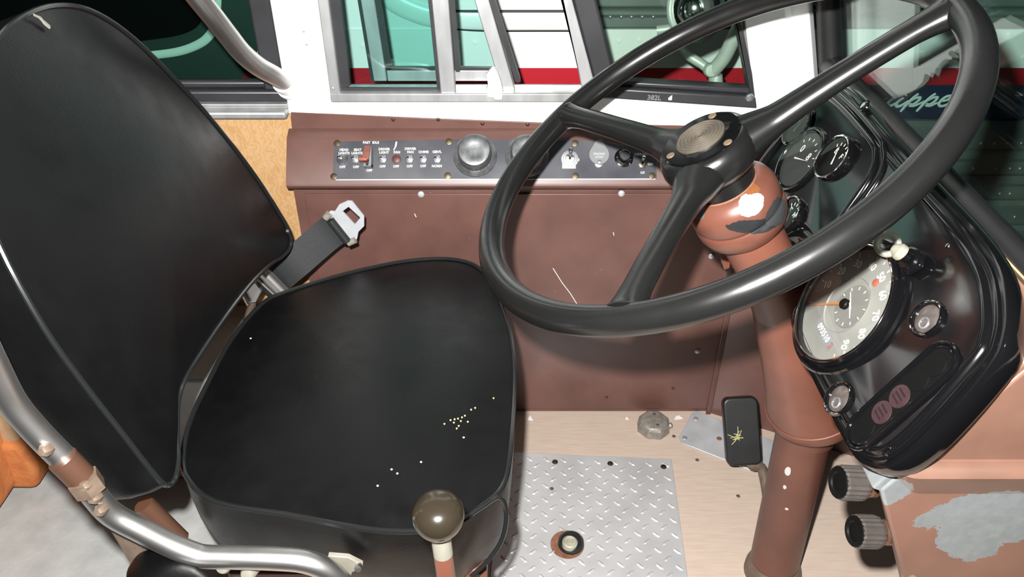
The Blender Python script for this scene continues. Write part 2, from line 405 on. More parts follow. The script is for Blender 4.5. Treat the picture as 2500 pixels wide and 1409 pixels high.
sa = mk('inner_pane', prism([(-.262,YW+.008,.676),(-.115,YW+.008,.676),(-.121,YW+.008,ZT),(-.262,YW+.008,ZT)], (0,.003,0)), M['glass_side'], w2)
bar('inner_stile', (-.115,-.091), .664, (-.1215,-.0955), .816, ZT, YW-.004, YW+.014, M['alu'], w2)
bar('inner_gasket', (-.121,-.115), .672, (-.1275,-.1215), .816, ZT, YW+.001, YW+.012, M['gasket'], w2, 0)
bar('outer_stile', (-.226,-.204), .681, (-.234,-.212), .816, ZT, YW+.020, YW+.032, M['alu'], w2)
bar('outer_gasket', (-.204,-.196), .700, (-.212,-.204), .816, ZT, YW+.021, YW+.031, M['gasket'], w2, 0)
bar('outer_gasket', (-.230,-.226), .681, (-.238,-.234), .816, ZT, YW+.018, YW+.031, M['gasket'], w2, 0)
mk('outer_rail', box((-.203,YW+.0205,.681),(-.003,YW+.032,.699)), M['alu'], w2, bevel=.001)
mk('outer_gasket', box((-.204,YW+.021,.699),(-.018,YW+.031,.703)), M['gasket'], w2)
mk('outer_pane', prism([(-.206,YW+.024,.70),(-.01,YW+.024,.70),(-.19,YW+.024,ZT),(-.206,YW+.024,ZT)], (0,.003,0)), M['glass_side'], w2)
bar('slanted_stile', (-.0165,.0055), .670, (-.058,-.0355), .816, ZT, YW+.006, YW+.034, M['alu'], w2)
bar('slanted_gasket', (.0055,.014), .684, (-.0355,-.027), .816, ZT, YW+.008, YW+.032, M['gasket'], w2, 0)
bar('inner_gasket', (-.091,-.084), .70, (-.0955,-.0885), .816, ZT, YW+.012, YW+.02, M['gasket'], w2, 0)
pl = [onY(x,y,YW-.002) for x,y in ((1204,158),(1188,176),(1192,200),(1187,214),(1190,231),(1206,231),(1208,237),(1226,237),(1228,215),(1222,190),(1212,165))]
lt = mk('latch', prism(pl, (0,-.014,0)), M['white'], w2, bevel=.003); lt['label'] = 'white plastic window latch'
mk('latch_tab', prism([onY(x,y,YW-.018) for x,y in ((1194,178),(1212,176),(1220,222),(1196,222))], (0,-.006,0)), M['white'], lt, bevel=.002)
for x,y in ((813,216),(1425,214)):
    mk('screw', xf(axis_frame(onY(x,y,YW-.008),(0,-1,0)), lathe([(.003,0),(.0027,.0012),(0,.0018)],12)), M['alu'], w2)

# window 3: raked quarter window with black gasket
w3 = struct(thing('window_3', 'raked quarter window with a black rubber gasket ahead of the sliding window', 'window', (.25,YW,.65)))
bar('gasket', (.135,.170), .68, (.0915,.128), .816, ZT, YW-.003, YW+.03, M['gasket'], w3, .004)
gb = mk('gasket', join(prism([(.150,YW-.006,.662),(.401,YW-.006,.644),(.395,YW-.006,.664),(.150,YW-.006,.680)], (0,.04,0)),
       prism([(.150,YW+.006,.680),(.395,YW+.006,.664),(.39,YW+.006,.674),(.150,YW+.006,.688)], (0,.025,0))), M['gasket'], w3, bevel=.003)
bar('gasket', (.388,.398), .664, (.3455,.3515), .785, ZT, YW-.002, YW+.03, M['gasket'], w3, 0)
mk('pane', prism([(.150,YW+.016,.675),(.395,YW+.016,.665),(.20,YW+.016,ZT),(-.04,YW+.016,ZT)], (0,.004,0)), M['glass_front'], w3)
mk('moulded_mark', xf(frame(onY(1597,239,YW-.0075), (1,0,-.05), (0,0,1)), text_vf('382L', .0115, .0003, .0003)), M['greycover'], gb)
mk('paint_blob', prism([onY(x,y,YW-.0065) for x,y in ((1631,240),(1634,237),(1641,232),(1640,244),(1632,244))], (0,-.001,0)), M['flake'], gb)
sc = mk('corner_screw', xf(axis_frame(onY(1830,238,YW-.006),(0,-1,0)), lathe([(.007,0),(.006,.003),(0,.005)],12)), M['dchrome'], w3)

# window 4: windshield
w4 = struct(thing('window_4', 'windshield pane with black rubber gasket beyond the instrument panel', 'window', (.5,.7,.72)))
up = Vector((-.27,0,.963))
B0 = Vector((.507,1.235,.722)); B1 = Vector((.507,-.1,.722))
mk('pane', prism([B0, B1, B1+up*.66, B0+up*.66], (.004,0,0)), M['glass_wind'], w4)
mk('gasket', tube([B0+Vector((-.006,.0,-.002)), Vector((.501,.9,.722)), Vector((.501,.6,.722)), B1+Vector((-.006,0,-.002))], .017, 14), M['rubber2'], w4)
mk('gasket', tube([B0+Vector((.0,-.004,-.02)), B0+up*.3, B0+up*.66], .018, 14), M['rubber2'], w4)

# =================================================================== SIDE CONSOLE (brown)
con = thing('side_console', 'brown painted metal console covering the wall under the side window', 'console', (0.05,1.2,0))
prof = [(1.2385,.60),(1.234,.610),(1.227,.608),(1.2155,.6035),(1.2105,.599),(1.166,.5445),(1.1645,.539),(1.168,.533),(1.185,.524),(1.2,.517),(1.2,.0),(1.236,.0)]
XL, XR = -.366, .62
def extr(pr, x0, x1, taper=0):
    V = [Vector((x0+ (taper*(1.24-y) if True else 0), y, z)) for y,z in pr] + [Vector((x1,y,z)) for y,z in pr]; n = len(pr)
    return V, [list(range(n)), list(range(n,2*n))[::-1]] + [[i,(i+1)%n,(i+1)%n+n,i+n] for i in range(n)]
mk('console_body', extr(prof, XL-.004, .52, 0), M['brown'], con, smooth=30)
fl_ = mk('flange', prism([(XL,1.2375,.604),(.395,1.2375,.602),(.395,1.2375,.612),(.08,1.2375,.6185),(-.15,1.2375,.628),(XL+.003,1.2375,.638)], (0,-.0025,0)), M['brown'], con, bevel=.001)
lp = mk('lower_panel', box((-.352,1.1955,.012),(.505,1.1995,.508)), M['brown'], con, bevel=.0012)
mk('side_flange', box((XL-.004,1.225,.0),(XL+.004,1.2395,.60)), M['brown'], con, bevel=.001)
scr = local_mesh('screw', lathe([(.0046,0),(.0044,.0014),(.003,.0026),(0,.003)],14), M['plate'])
scb = local_mesh('screw', lathe([(.0034,0),(.0030,.0012),(0,.0022)],12), M['brass'])
for x,y in ((960,292),(1070,292),(1178,302),(1288,304),(1440,312),(1530,318)):
    inst('screw', scb, axis_frame(onY(x,y,1.235),(0,-1,0)), con)
for x,y in ((1028,474),(1517,472),(1737,625),(1703,857)):
    p = onY(x,y,1.1955); inst('bolt', scr, axis_frame(p,(0,-1,.1)) @ Matrix.Scale(1.25,4), con)
for x,y in ((1481,970),(1643,948),(1829,893),(1854,928)):
    p = onY(x,y,1.1955); inst('bolt', scb, axis_frame(p,(0,-1,.1)) @ Matrix.Scale(.9,4), con)
# angled kick panel in front of the console
kp = mk('kick_panel', prism([(.405,1.1955,.0),(.66,1.075,.0),(.66,1.075,.48),(.405,1.1955,.48)], (.004,.008,0)), M['brown'], con)
mk('kick_seam', box((.398,1.190,.0),(.408,1.1955,.48)), M['brown'], con, bevel=.0015)

for P_ in (((1350,655),(1372,690),(1392,716),(1404,735)),((1404,735),(1410,745)),((1846,872),(1836,925),(1828,965)),((1012,522),(1016,530)),((1497,567),(1499,575))):
    mk('scratch', tube([onY(x,y,1.1952) for x,y in P_], .0007, 5), M['flake'], lp)
# =================================================================== SWITCH PANEL
VS = Vector((0,.0445,.0545)).normalized(); NS = Vector((0,-VS.z,VS.y)); PS = Vector((0,1.19,.5739)) + NS*.0005
def onS(x,y,h=0): return onP(x,y,PS+NS*h,NS)
sw = thing('switch_panel', 'dark metal switch plate with toggles and knobs along the brown console', 'switch panel', onS(1208,392))
pts = [onS(x,y) for x,y in ((817,346),(1110,340),(1425,342),(1480,348),(1600,366),(1603,436),(1420,437),(812,438))]
pp = mk('plate', prism(pts, NS*.0012), M['navyplate'], sw, bevel=.0004)
mk('bare_edge', prism([onS(x,y,.0002) for x,y in ((820,438),(1600,436),(1600,439),(820,441))], NS*.0012), M['alu'], sw)
def pl_at(x,y): return onS(x,y,.0013)
TF = ((1,0,0),VS)
for s,x,y in (('HEAD',840,366),('LIGHTS',840,374.3),('SEAT',873,366),('LIGHTS',871.5,374.3),('FAST  IDLE',905.6,348.3),('DRIVER',938,364.5),('LIGHT',938,372.6),('FAN',969,372),('DRIVER',1002,363.5),('FAN',1002,371.6),('CHIME',1034,371.3),("GEN'L",1067,371),
    ('OFF',836,408),('OFF',869,408),('OFF',901.5,416.5),('OFF',934,406.7),('OFF',967,406.7),('OFF',1000,406.3),('OFF',1033,406),('NORM',1066.5,405.8),('DEFROST',1565,377),('OFF',1588,401),('LO',1569,421.5)):
    big = s not in ('DEFROST','LO') and not (s == 'OFF' and x > 1500)
    mk('lettering', xf(frame(pl_at(x,y), *TF), text_vf(s, .0056 if big else .0052, .00012, .00022)), M['ink'], pp, smooth=False)
nut = local_mesh('hex_nut', lathe([(.0048,0),(.0082,0),(.0082,.003),(.0072,.0042),(.0048,.0042)],6), M['dchrome'])
bush = local_mesh('bushing', lathe([(.0062,0),(.0052,.0005),(.0052,.0075),(.004,.0078),(.0038,.005),(0,.005)],16), M['dchrome'])
lev = local_mesh('lever', lathe([(.0016,.003),(.0019,.012),(.0028,.017),(.0027,.019),(0,.0205)],12), M['chrome'])
def toggle(x,y,sc=1, tilt=(0,0)):
    p = pl_at(x,y); F0 = axis_frame(p,NS) @ Matrix.Scale(sc,4)
    t = inst('toggle_switch', nut, F0, sw); inst('bushing', bush, F0, t)
    inst('lever', lev, axis_frame(p,NS+VS*tilt[1]+Vector((tilt[0],0,0))) @ Matrix.Scale(sc,4), t); return t
for x in (869,936,1001,1034,1068): toggle(x,389.5, .92, (-.12,-.06))
t0 = inst('toggle_switch', local_mesh('cone_boot', lathe([(.0092,0),(.0088,.003),(.004,.012),(.0026,.015),(0,.016)],18), M['dchrome']), axis_frame(pl_at(836,390),NS), sw)
inst('lever', lev, axis_frame(pl_at(836,390),NS+VS*.02+Vector((-.12,0,0))), t0)
mk('indicator_lens', xf(axis_frame(pl_at(968,389),NS), lathe([(.0075,0),(.0075,.0016),(.006,.0026),(0,.003)],20)), M['redled'], sw)
# guarded switch
Fg = frame(pl_at(900,388), *TF)
gd = mk('switch_guard', xf(Fg, join(box((-.006,-.016,0),(.0075,-.0105,.016)), box((.0035,-.016,0),(.0075,.017,.018)))), M['greycover'], sw, bevel=.001)
mk('guard_cover', xf(Fg, prism([(-.0075,-.004,.013),(.004,-.006,.013),(.007,.018,.010),(-.004,.018,.010)], (0,0,.010))), M['browncover'], gd, bevel=.0015)
mk('guard_tip', xf(Fg, box((-.0135,-.008,.011),(.002,-.0025,.0235))), M['redplastic'], gd, bevel=.002)
mk('lever', xf(Fg, tube([(0,-.009,.004),(.001,-.0135,.019)], .0022, 10)), M['chrome'], gd)
# big skirted knobs
def bigknob(x,y):
    F0 = axis_frame(pl_at(x,y),NS)
    k = mk('knob_skirt', xf(F0, lathe([(.036,0),(.0355,.003),(.030,.008),(.0275,.009)],40)), M['knobmetal'], sw)
    n = 56; V = []; Fc = []
    for j,(r,z) in enumerate(((.0275,.008),(.0272,.018),(.0262,.028))):
        for i in range(n): 
            rr = r*(1+(.022 if i%2 else -.012)); V.append(Vector((rr*math.cos(2*math.pi*i/n), rr*math.sin(2*math.pi*i/n), z)))
    for j in range(2):
        for i in range(n): Fc.append([j*n+i, j*n+(i+1)%n, (j+1)*n+(i+1)%n, (j+1)*n+i])
    mk('knob_grip', xf(F0,(V,Fc)), M['knobmetal'], k, smooth=False)
    mk('knob_cap', xf(F0, lathe([(.0268,.027),(.0262,.0345),(.0245,.0375),(.019,.0385),(.012,.0375),(0,.0365)],40)), M['knobmetal'], k)
bigknob(1160,380); bigknob(1287,381)
# large toggle, teardrop cover, push button, defrost toggle
Fb = axis_frame(pl_at(1391,389),NS)
tb = mk('toggle_switch', xf(Fb, lathe([(.008,0),(.0145,0),(.014,.003),(.0115,.0035),(.011,.006),(.008,.0065),(.007,.004)],28)), M['alu'], sw)
mk('toggle_base', xf(frame(pl_at(1391,389),*TF), prism([(-.0125,-.0155,0),(.0095,-.0155,0),(.0095,-.006,0),(.0155,-.003,0),(.0155,.001,0),(-.0125,.006,0)], (0,0,.0015))), M['alu'], tb)
mk('lever', xf(axis_frame(pl_at(1391,389),NS+VS*.5), lathe([(.0026,.002),(.0024,.012),(.0036,.022),(.0034,.025),(0,.026)],14)), M['chrome'], tb)
Fc_ = frame(pl_at(1462,375)+NS*.004, *TF)
P2 = [(.0165*math.sin(math.radians(a)), -.003+.0165*math.cos(math.radians(a))) for a in range(50,311,13)]
P2 = [(p[0],p[1]) for p in P2] + [(-.006,.019),(-.003,.0225),(.003,.0225),(.006,.019)]
cv = mk('stop_cover', xf(Fc_, prism([(a,b,0) for a,b in P2], (0,0,.002))), M['greycover'], sw, bevel=.0005)
mk('lettering', xf(frame(pl_at(1462,378)+NS*.0062,*TF), text_vf('ENGINE', .0052, .0001)), M['plate'], cv, smooth=False)
mk('lettering', xf(frame(pl_at(1462,386)+NS*.0062,*TF), text_vf('STOP', .0052, .0001)), M['plate'], cv, smooth=False)
mk('stop_button', xf(axis_frame(pl_at(1462,399),NS), lathe([(.007,0),(.007,.003),(.003,.004),(.003,.012),(0,.013)],16)), M['dchrome'], sw)
pb = mk('push_button', xf(axis_frame(pl_at(1523,386),NS), lathe([(.016,0),(.0155,.002),(.0125,.003),(.0115,.010),(.0095,.011)],28)), M['chrome'], sw)
mk('button_cap', xf(axis_frame(pl_at(1523,384),NS), lathe([(.0092,.004),(.0092,.015),(.008,.0165),(0,.017)],24)), M['rubber'], pb)
tg = inst('toggle_switch', local_mesh('brass_nut', lathe([(.004,0),(.0072,0),(.0072,.004),(.004,.005)],6), M['brass']), axis_frame(pl_at(1568,401),NS), sw)
inst('lever', lev, axis_frame(pl_at(1568,401),NS+VS*.45), tg)
cup = local_mesh('screw', lathe([(.0058,0),(.0054,.001),(.0040,.0012),(.0036,.002),(0,.0024)],16), M['brass'])
for x,y in ((823,350),(815,431),(1096,346),(1093,429),(1405,430),(1462,345),(1592,429),(1404,350)):
    inst('screw', cup, axis_frame(pl_at(x,y),NS), sw)
mk('scratch', prism([pl_at(x,y) for x,y in ((966,346),(970,346),(968,357),(963,366),(960,367),(964,358))], NS*.0003), M['flake'], pp)

# =================================================================== FLOOR ITEMS
dp = thing('floor_access_plate', 'raised-tread diamond pattern metal plate set on the plywood floor', 'floor plate', (.15,.9,0))
ex = Vector((.998,-.06,0)); ey = Vector((.06,.998,0)); O = Vector((.306,1.064,0))       # far right corner
PW, PL = .326, .42
pq = [(0,0),(-PW,0),(-PW,-PL),(0,-PL)]
plm = mk('tread_plate', prism([O+ex*a+ey*b+Vector((0,0,.001)) for a,b in pq], (0,0,.004)), M['tread'], dp, bevel=.0008)
lugv = [(-.0095,0,0),(-.004,-.0032,0),(.004,-.0032,0),(.0095,0,0),(.004,.0032,0),(-.004,.0032,0),(-.005,0,.0017),(.005,0,.0017)]
lugf = [[0,1,6],[1,2,7,6],[2,3,7],[3,4,7],[4,5,6,7],[5,0,6]]
lug = local_mesh('tread_lug', (lugv, lugf), M['tread'], smooth=False)
pt = .0325; FL = Matrix((ex,ey,Vector((0,0,1)))).transposed().to_4x4()
hole = (onZ(1385,1330,.005)-O)
for i in range(11):
    for j in range(14):
        for k in (0,1):
            a = -(.013+i*pt+(pt/2 if k else 0)); b = -(.015+j*pt+(pt/2 if k else 0))
            if a < -PW+.008 or b < -PL+.008: continue
            if (Vector((a,b))-Vector((hole.dot(ex),hole.dot(ey)))).length < .030: continue
            F_ = FL.copy(); F_.translation = O+ex*a+ey*b+Vector((0,0,.0049))
            inst('tread_lug', lug, F_ @ Matrix.Rotation(math.radians(42 if k else -42),4,'Z'), dp)
for x,y in ((1490,1132),(1620,1140),(1355,1128)):
    p = onZ(x,y,.005); inst('screw', cup, axis_frame(p,(0,0,1)), dp)
ds = thing('dimmer_foot_switch', 'round foot switch with tan button and rusty ring in the diamond plate', 'foot switch', onZ(1385,1330,.005))
Fd = axis_frame(onZ(1385,1330,.005),(0,0,1))
mk('rust_ring', xf(Fd, lathe([(.0,.0004),(.029,.0004),(.029,.0012),(.024,.0014),(.022,.0008),(0,.0008)],36)), M['rust'], ds)
mk('rubber_boot', xf(axis_frame(onZ(1394,1328,.006),(0,0,1)), lathe([(.0225,0),(.0215,.008),(.017,.013),(.013,.012),(0,.012)],30)), M['rubber'], ds)
mk('button', xf(axis_frame(onZ(1390,1334,.010),(.05,0,1)), lathe([(.0135,.004),(.0130,.012),(.0105,.014),(.0095,.0125),(.0055,.0125),(.0045,.014),(0,.0142)],28)), M['tanrubber'], ds)
pk = onZ(1592,1034,.0) + Vector((0,-.014,0))
fc = thing('cast_metal_disc', 'grey eight-sided cast metal cap on the plywood by the wall', 'disc', pk)
F8 = axis_frame(pk,(0,0,1)) @ Matrix.Rotation(.3,4,'Z')
mk('cap_body', xf(F8, lathe([(.034,.001),(.032,.018),(.028,.024),(.02,.026),(0,.026)],8)), M['puck'], fc, smooth=25, bevel=.002)
for q in ((.002,.014),(.004,-.016)):
    mk('cap_hole', xf(axis_frame(pk+Vector((q[0],q[1],.0262)),(0,0,1)), lathe([(.0035,0),(.0028,.0006),(0,.0003)],12)), M['dirt'], fc)
mk('side_bolt', xf(axis_frame(pk+Vector((.03,-.004,.012)),(1,-.2,.5)), lathe([(.006,0),(.005,.006),(0,.007)],6)), M['puck'], fc)
mp_ = thing('pedal_mounting_plate', 'flat grey metal plate on the plywood beneath the brake pedal', 'plate', onZ(1780,1080,0))
mk('plate', prism([onZ(x,y,.0015) for x,y in ((1702,1006),(1690,1010),(1658,1068),(1662,1084),(1690,1094),(1950,1197),(1955,1110),(1880,1075))], (0,0,.003)), M['plate'], mp_, bevel=.0008)
for x,y in ((1672,1069),(1699,1022),(1756,1071)):
    mk('rivet', xf(axis_frame(onZ(x,y,.0045),(0,0,1)), lathe([(.0055,0),(.005,.0006),(0,.0009)],14)), M['alu'] if x < 1750 else M['rust'], mp_)
# brake pedal
bp = thing('brake_pedal', 'black rubber brake pedal with yellow scuffs on a worn bent arm', 'pedal', onZ(1880,1235,0))
pc = Vector((.416,1.028,.115)); Fp = frame(pc, (.975,-.02,.10), (-.20,.42,.60))
def rblock(w,h,d,r): return prism([(a,b,0) for a,b in rrect(-w,-h,w,h,r,4)], (0,0,-d))
pad = mk('pedal_pad', xf(Fp, rblock(.0315,.062,.022,.012)), M['rubber'], bp, bevel=.004, seg=3)
for i in range(12):
    g = random.random()*6.28; L_ = .006+.013*random.random()
    cx, cy = -.009+random.uniform(-.004,.004), -.008+random.uniform(-.006,.006)
    mk('scuff', xf(Fp, tube([(cx-.3*L_*math.cos(g),cy-.3*L_*math.sin(g),.0006),(cx+L_*math.cos(g),cy+L_*math.sin(g),.0006)], .0007, 5)), M['yellowscuff'], pad)
mk('pedal_arm', tube(catmull([Fp@Vector((.012,-.03,-.016)), Fp@Vector((.014,-.062,-.012)), onZ(1858,1142,.052), onZ(1869,1180,.03), onZ(1874,1225,.01), onZ(1866,1262,-.01)],6), .0095, 12), M['pedalarm'], bp)
for i,(x,y,s,lab) in enumerate(((1294,1022,1,'white triangular paint flake on the plywood near the seat'),(1655,1021,1.1,'white paint flake on the plywood right of the grey cap'),(1530,1022,.6,'small dark-edged paint flake left of the grey cap'))):
    p = onZ(x,y,.0015); q = [(0,.008),(.006,-.006),(-.005,-.004)] if i != 1 else [(-.007,-.004),(.009,-.002),(.003,.006),(-.003,.004)]
    tag(mk('paint_flake', prism([p+Vector((a*s,b*s,0)) for a,b in q], (0,0,.0012)), M['flake']), lab, 'paint flake')
for x,y,lab in ((1645,1066,'dark grit speck beside the pedal mounting plate'),(1702,1124,'dark grit speck below the pedal mounting plate'),(1802,1212,'largest dark grit speck left of the steering post foot'),(1347,1194,'dark crumb lying on the diamond plate')):
    p = onZ(x,y,.002 if x > 1400 else .006)
    tag(mk('grit', xf(axis_frame(p,(0,0,1)), lathe([(.003,0),(.004,.001),(.002,.003),(0,.0035)],6)), M['dirt'], smooth=False), lab, 'grit')

# =================================================================== STEERING COLUMN
WC = Vector((.2013,.7963,.7941)); WN = Vector((-.5247,-.0345,.8506)).normalized()
def ax(t): return WC - WN*t
sc_ = thing('steering_column', 'brown painted steering column with chipped collar and floor post', 'steering column', (.425,.815,0))
FA = axis_frame(WC, WN)
def alongaxis(prof, n=40): return xf(FA, lathe([(r,-t) for r,t in prof], n))
M['collar'] = chipped('brown_collar_paint', (.118,.044,.029), .35, [
   (onP(1838,503,ax(.09)+Vector((0,-.047,.018)),Vector((-.2,-.9,.35))), (.015,.018,.0125), (.40,.40,.39)), (onP(1845,553,ax(.112)+Vector((0,-.047,.018)),Vector((-.2,-.9,.35))), (.036,.030,.0085), (.016,.017,.019)), (onP(1900,520,ax(.10)+Vector((.03,-.035,.018)),Vector((-.2,-.9,.35))), (.016,.03,.016), (.03,.031,.033)), (onP(1705,520,ax(.09)+Vector((-.04,-.02,.01)),Vector((-.2,-.9,.35))), (.006,.02,.009), (.1,.1,.1)), (onP(1820,460,ax(.075)+Vector((.01,-.04,.018)),Vector((-.2,-.9,.35))), (.022,.02,.008), (.15,.055,.02))],
   speck=.0)
mk('upper_collar', alongaxis([(0,.070),(.036,.070),(.0415,.072),(.049,.079),(.0525,.088),(.053,.106),(.0515,.1085),(0,.1085)],48), M['collar'], sc_)
mk('lower_collar', alongaxis([(0,.110),(.052,.110),(.0535,.113),(.053,.122),(.0495,.133),(.0425,.140),(.036,.142),(0,.142)],48), M['collar'], sc_)
rr = mk('rust_seat', alongaxis([(0,.069),(.0368,.069),(.0376,.0718),(0,.0718)],36), M['rust'], sc_)
mk('column_tube', alongaxis([(.0365,.135),(.0365,.235),(.0,.235)],36), M['browncol'], sc_)
PT = Vector((.428,.835,.0))
A1 = ax(.225); A2 = Vector((.436,.842,.352))
mk('neck', tube(catmull([ax(.20), A1, A1.lerp(A2,.3), A1.lerp(A2,.6)],5), [.037]*5+[.0372]*5+[.038]*6, 32), M['browncol'], sc_)
ad = (A2-A1).normalized(); FB = axis_frame(A1.lerp(A2,.18), -ad); Lb = (A2-A1).length*.82
mk('bell_housing', xf(FB, lathe([(.037,0),(.040,-.02),(.046,-Lb*.35),(.053,-Lb*.6),(.061,-Lb*.84),(.066,-Lb*.93),(.066,-Lb),(.060,-Lb-.012),(.048,-Lb-.018),(0,-Lb-.018)],44)), M['browncol'], sc_)
mk('bell_rim', xf(FB @ Matrix.Translation((0,0,-Lb*.93)), torus(.0655,.002,48,8)), M['browncol'], sc_)
M['post'] = chipped('brown_post_paint', (.096,.038,.026), .4, [(onY(1926,1158,.80), (.0032,.03,.0085)), (onY(1922,1206,.79), (.0024,.03,.0045)), (onY(1928,1263,.78), (.0034,.03,.003)), (onY(1895,1270,.78), (.002,.03,.008))], metal_col=(.6,.59,.57), speck=.0)
mk('rust_band', tube([Vector((.434,.842,.335)), Vector((.433,.841,.300))], .0425, 32), M['post'], sc_)
mk('floor_post', tube([Vector((.430,.8405,.315)), Vector((.432,.828,.15)), Vector((.433,.815,.0))], .039, 36), M['post'], sc_)
mk('post_foot', tube([Vector((.433,.815,.0)), Vector((.433,.815,.015)), Vector((.433,.816,.032))], [.046,.045,.0395], 32), M['pedalarm'], sc_)
# bracket with wires behind the column
mk('wire_bracket', prism([onY(x,y,.90) for x,y in ((1752,608),(1786,612),(1782,655),(1768,660),(1762,640))], (0,.004,0)), M['browncol'], sc_, bevel=.001)
for a in (((1760,640),(1765,655),(1785,668),(1787,690)),((1768,652),(1782,672),(1790,690)),((1786,648),(1805,650),(1830,655))):
    mk('wire', tube(catmull([onY(x,y,.905) for x,y in a],4), .0012, 6), M['rubber'], sc_)

# =================================================================== STEERING WHEEL
swh = thing('steering_wheel', 'large three-spoke black steering wheel above the driver seat', 'steering wheel', ax(.09))
RW = .265
rim_pts = [FA @ Vector((RW*math.cos(2*math.pi*i/120), RW*math.sin(2*math.pi*i/120), 0)) for i in range(120)]
rim = mk('rim', tube(rim_pts, .0152, 20, closed=True), M['wheel'], swh)
mk('hub', alongaxis([(0,.006),(.044,.006),(.0495,.009),(.0535,.018),(.0545,.027),(.052,.037),(.045,.046),(.0365,.051),(.036,.06),(.036,.078),(0,.078)],48), M['wheel'], swh)
mk('hub_plate', alongaxis([(0,.0038),(.043,.0038),(.0445,.005),(.0445,.008),(0,.008)],48), M['gloss'], swh)
def medallion():
    pr = [(0,.0015)]
    for i in range(6):
        r0 = .003+i*.0043; pr += [(r0,.0017),(r0+.0015,.0005),(r0+.003,.0017)]
    pr += [(.0275,.0025),(.0275,.0042),(0,.0042)]
    return pr
mk('medallion', alongaxis(medallion(),40), M['medal'], swh)
def inplane(x,y,h=0):
    P_ = WC+WN*h; q = onP(x,y,P_,WN); return FA.inverted() @ q
for x,y in ((1739,283),(1777,348),(1637,380)):
    q = inplane(x,y,-.0038); mk('hub_screw', xf(FA @ Matrix.Translation((q.x,q.y,-.0038)), lathe([(.0048,0),(.0045,.0008),(0,.001)],16)), M['tan'], swh)
for x,y in ((1385,282),(2300,40),(1530,760)):
    q = inplane(x,y); g = math.atan2(q.y,q.x); D_ = Vector((math.cos(g),math.sin(g),0))
    path = [D_*.030+Vector((0,0,-.028)), D_*.07+Vector((0,0,-.024)), D_*.11+Vector((0,0,-.017)), D_*.16+Vector((0,0,-.009)), D_*.215+Vector((0,0,-.002)), D_*.245, D_*.258]
    mk('spoke', tube(catmull([FA@p for p in path],5), [.033]*1+[.031,.029,.0265,.0240]+[.0215,.0195,.0187,.018,.0175]+[.017,.0167,.0164,.0161,.0158]+[.0155]*5+[.0155,.0155,.016,.0165,.017]+[.0178,.0185,.0195,.0205,.0215]+[.0215], 18, flat=(WN,.78)), M['wheel'], swh)

# =================================================================== INSTRUMENT PANEL (black, faces the driver)
PN = Vector((-math.cos(math.radians(29)),0,math.sin(math.radians(29)))); PU = Vector((math.sin(math.radians(29)),0,math.cos(math.radians(29)))); PR = Vector((0,-1,0))
PO = Vector((.3507,.6762,.6544))
FPn = frame(PO, PR, PU)                                     # x right, y up, z towards the driver
def PP(a,b,h=0): return FPn @ Vector((a,b,h))
def pan(x,y,h=0):
    q = FPn.inverted() @ onP(x,y,PO+PN*h,PN); return q.x, q.y
ip = thing('instrument_panel', 'glossy black instrument panel with gauges behind the steering wheel', 'instrument panel', PP(-.08,.03,-.06))
OUT = [(.150,.118),(.167,.104),(.178,.088),(.188,.045),(.194,.005),(.195,-.025),(.190,-.046),(.176,-.062),(.150,-.073),(.091,-.0765),(.024,-.078),(-.030,-.076),(-.062,-.070),(-.074,-.052),(-.082,-.028),(-.100,-.012),(-.128,-.007),(-.156,-.012),(-.174,-.028),(-.182,-.05),(-.20,-.068),(-.25,-.072),(-.32,-.07),(-.345,-.055),(-.358,-.02),(-.362,.03),(-.360,.075),(-.348,.11),(-.325,.138),(-.295,.150),(-.2,.148),(-.093,.1455),(.02,.1455),(.075,.143),(.115,.135)]
OUTc = [Vector((p.x,p.y)) for p in catmull([(a,b,0) for a,b in OUT],3,closed=True)]
def loop_panel(levels):
    """stack of (inset, height) loops of the panel outline, closed with a cap"""
    n = len(OUTc); V = []; Fc = []
    nor = []
    for i in range(n):
        t = (OUTc[(i+1)%n]-OUTc[i-1]).normalized(); nor.append(Vector((t.y,-t.x)))
    area = sum(OUTc[i].x*OUTc[(i+1)%n].y-OUTc[(i+1)%n].x*OUTc[i].y for i in range(n))
    s = 1 if area > 0 else -1
    for ins,h in levels:
        for i in range(n):
            p = OUTc[i]-nor[i]*s*ins; V.append(PP(p.x,p.y,h))
    for j in range(len(levels)-1):
        for i in range(n): Fc.append([j*n+i, j*n+(i+1)%n, (j+1)*n+(i+1)%n, (j+1)*n+i])
    Fc.append([(len(levels)-1)*n+i for i in range(n)]); Fc.append(list(range(n))[::-1])
    return V, Fc
# two skins: outer flange rim and stepped face
mk('housing', loop_panel([(.006,-.033),(.001,-.022),(.001,-.010),(.003,-.006),(.006,-.005)]), M['gloss'], ip, smooth=40)
mk('face', loop_panel([(.0075,-.0055),(.0085,-.0015),(.012,-.0005),(.0145,-.0015),(.0165,.001),(.020,.0025),(.0225,.0018)]), M['gloss'], ip, smooth=50)
FH = .0018
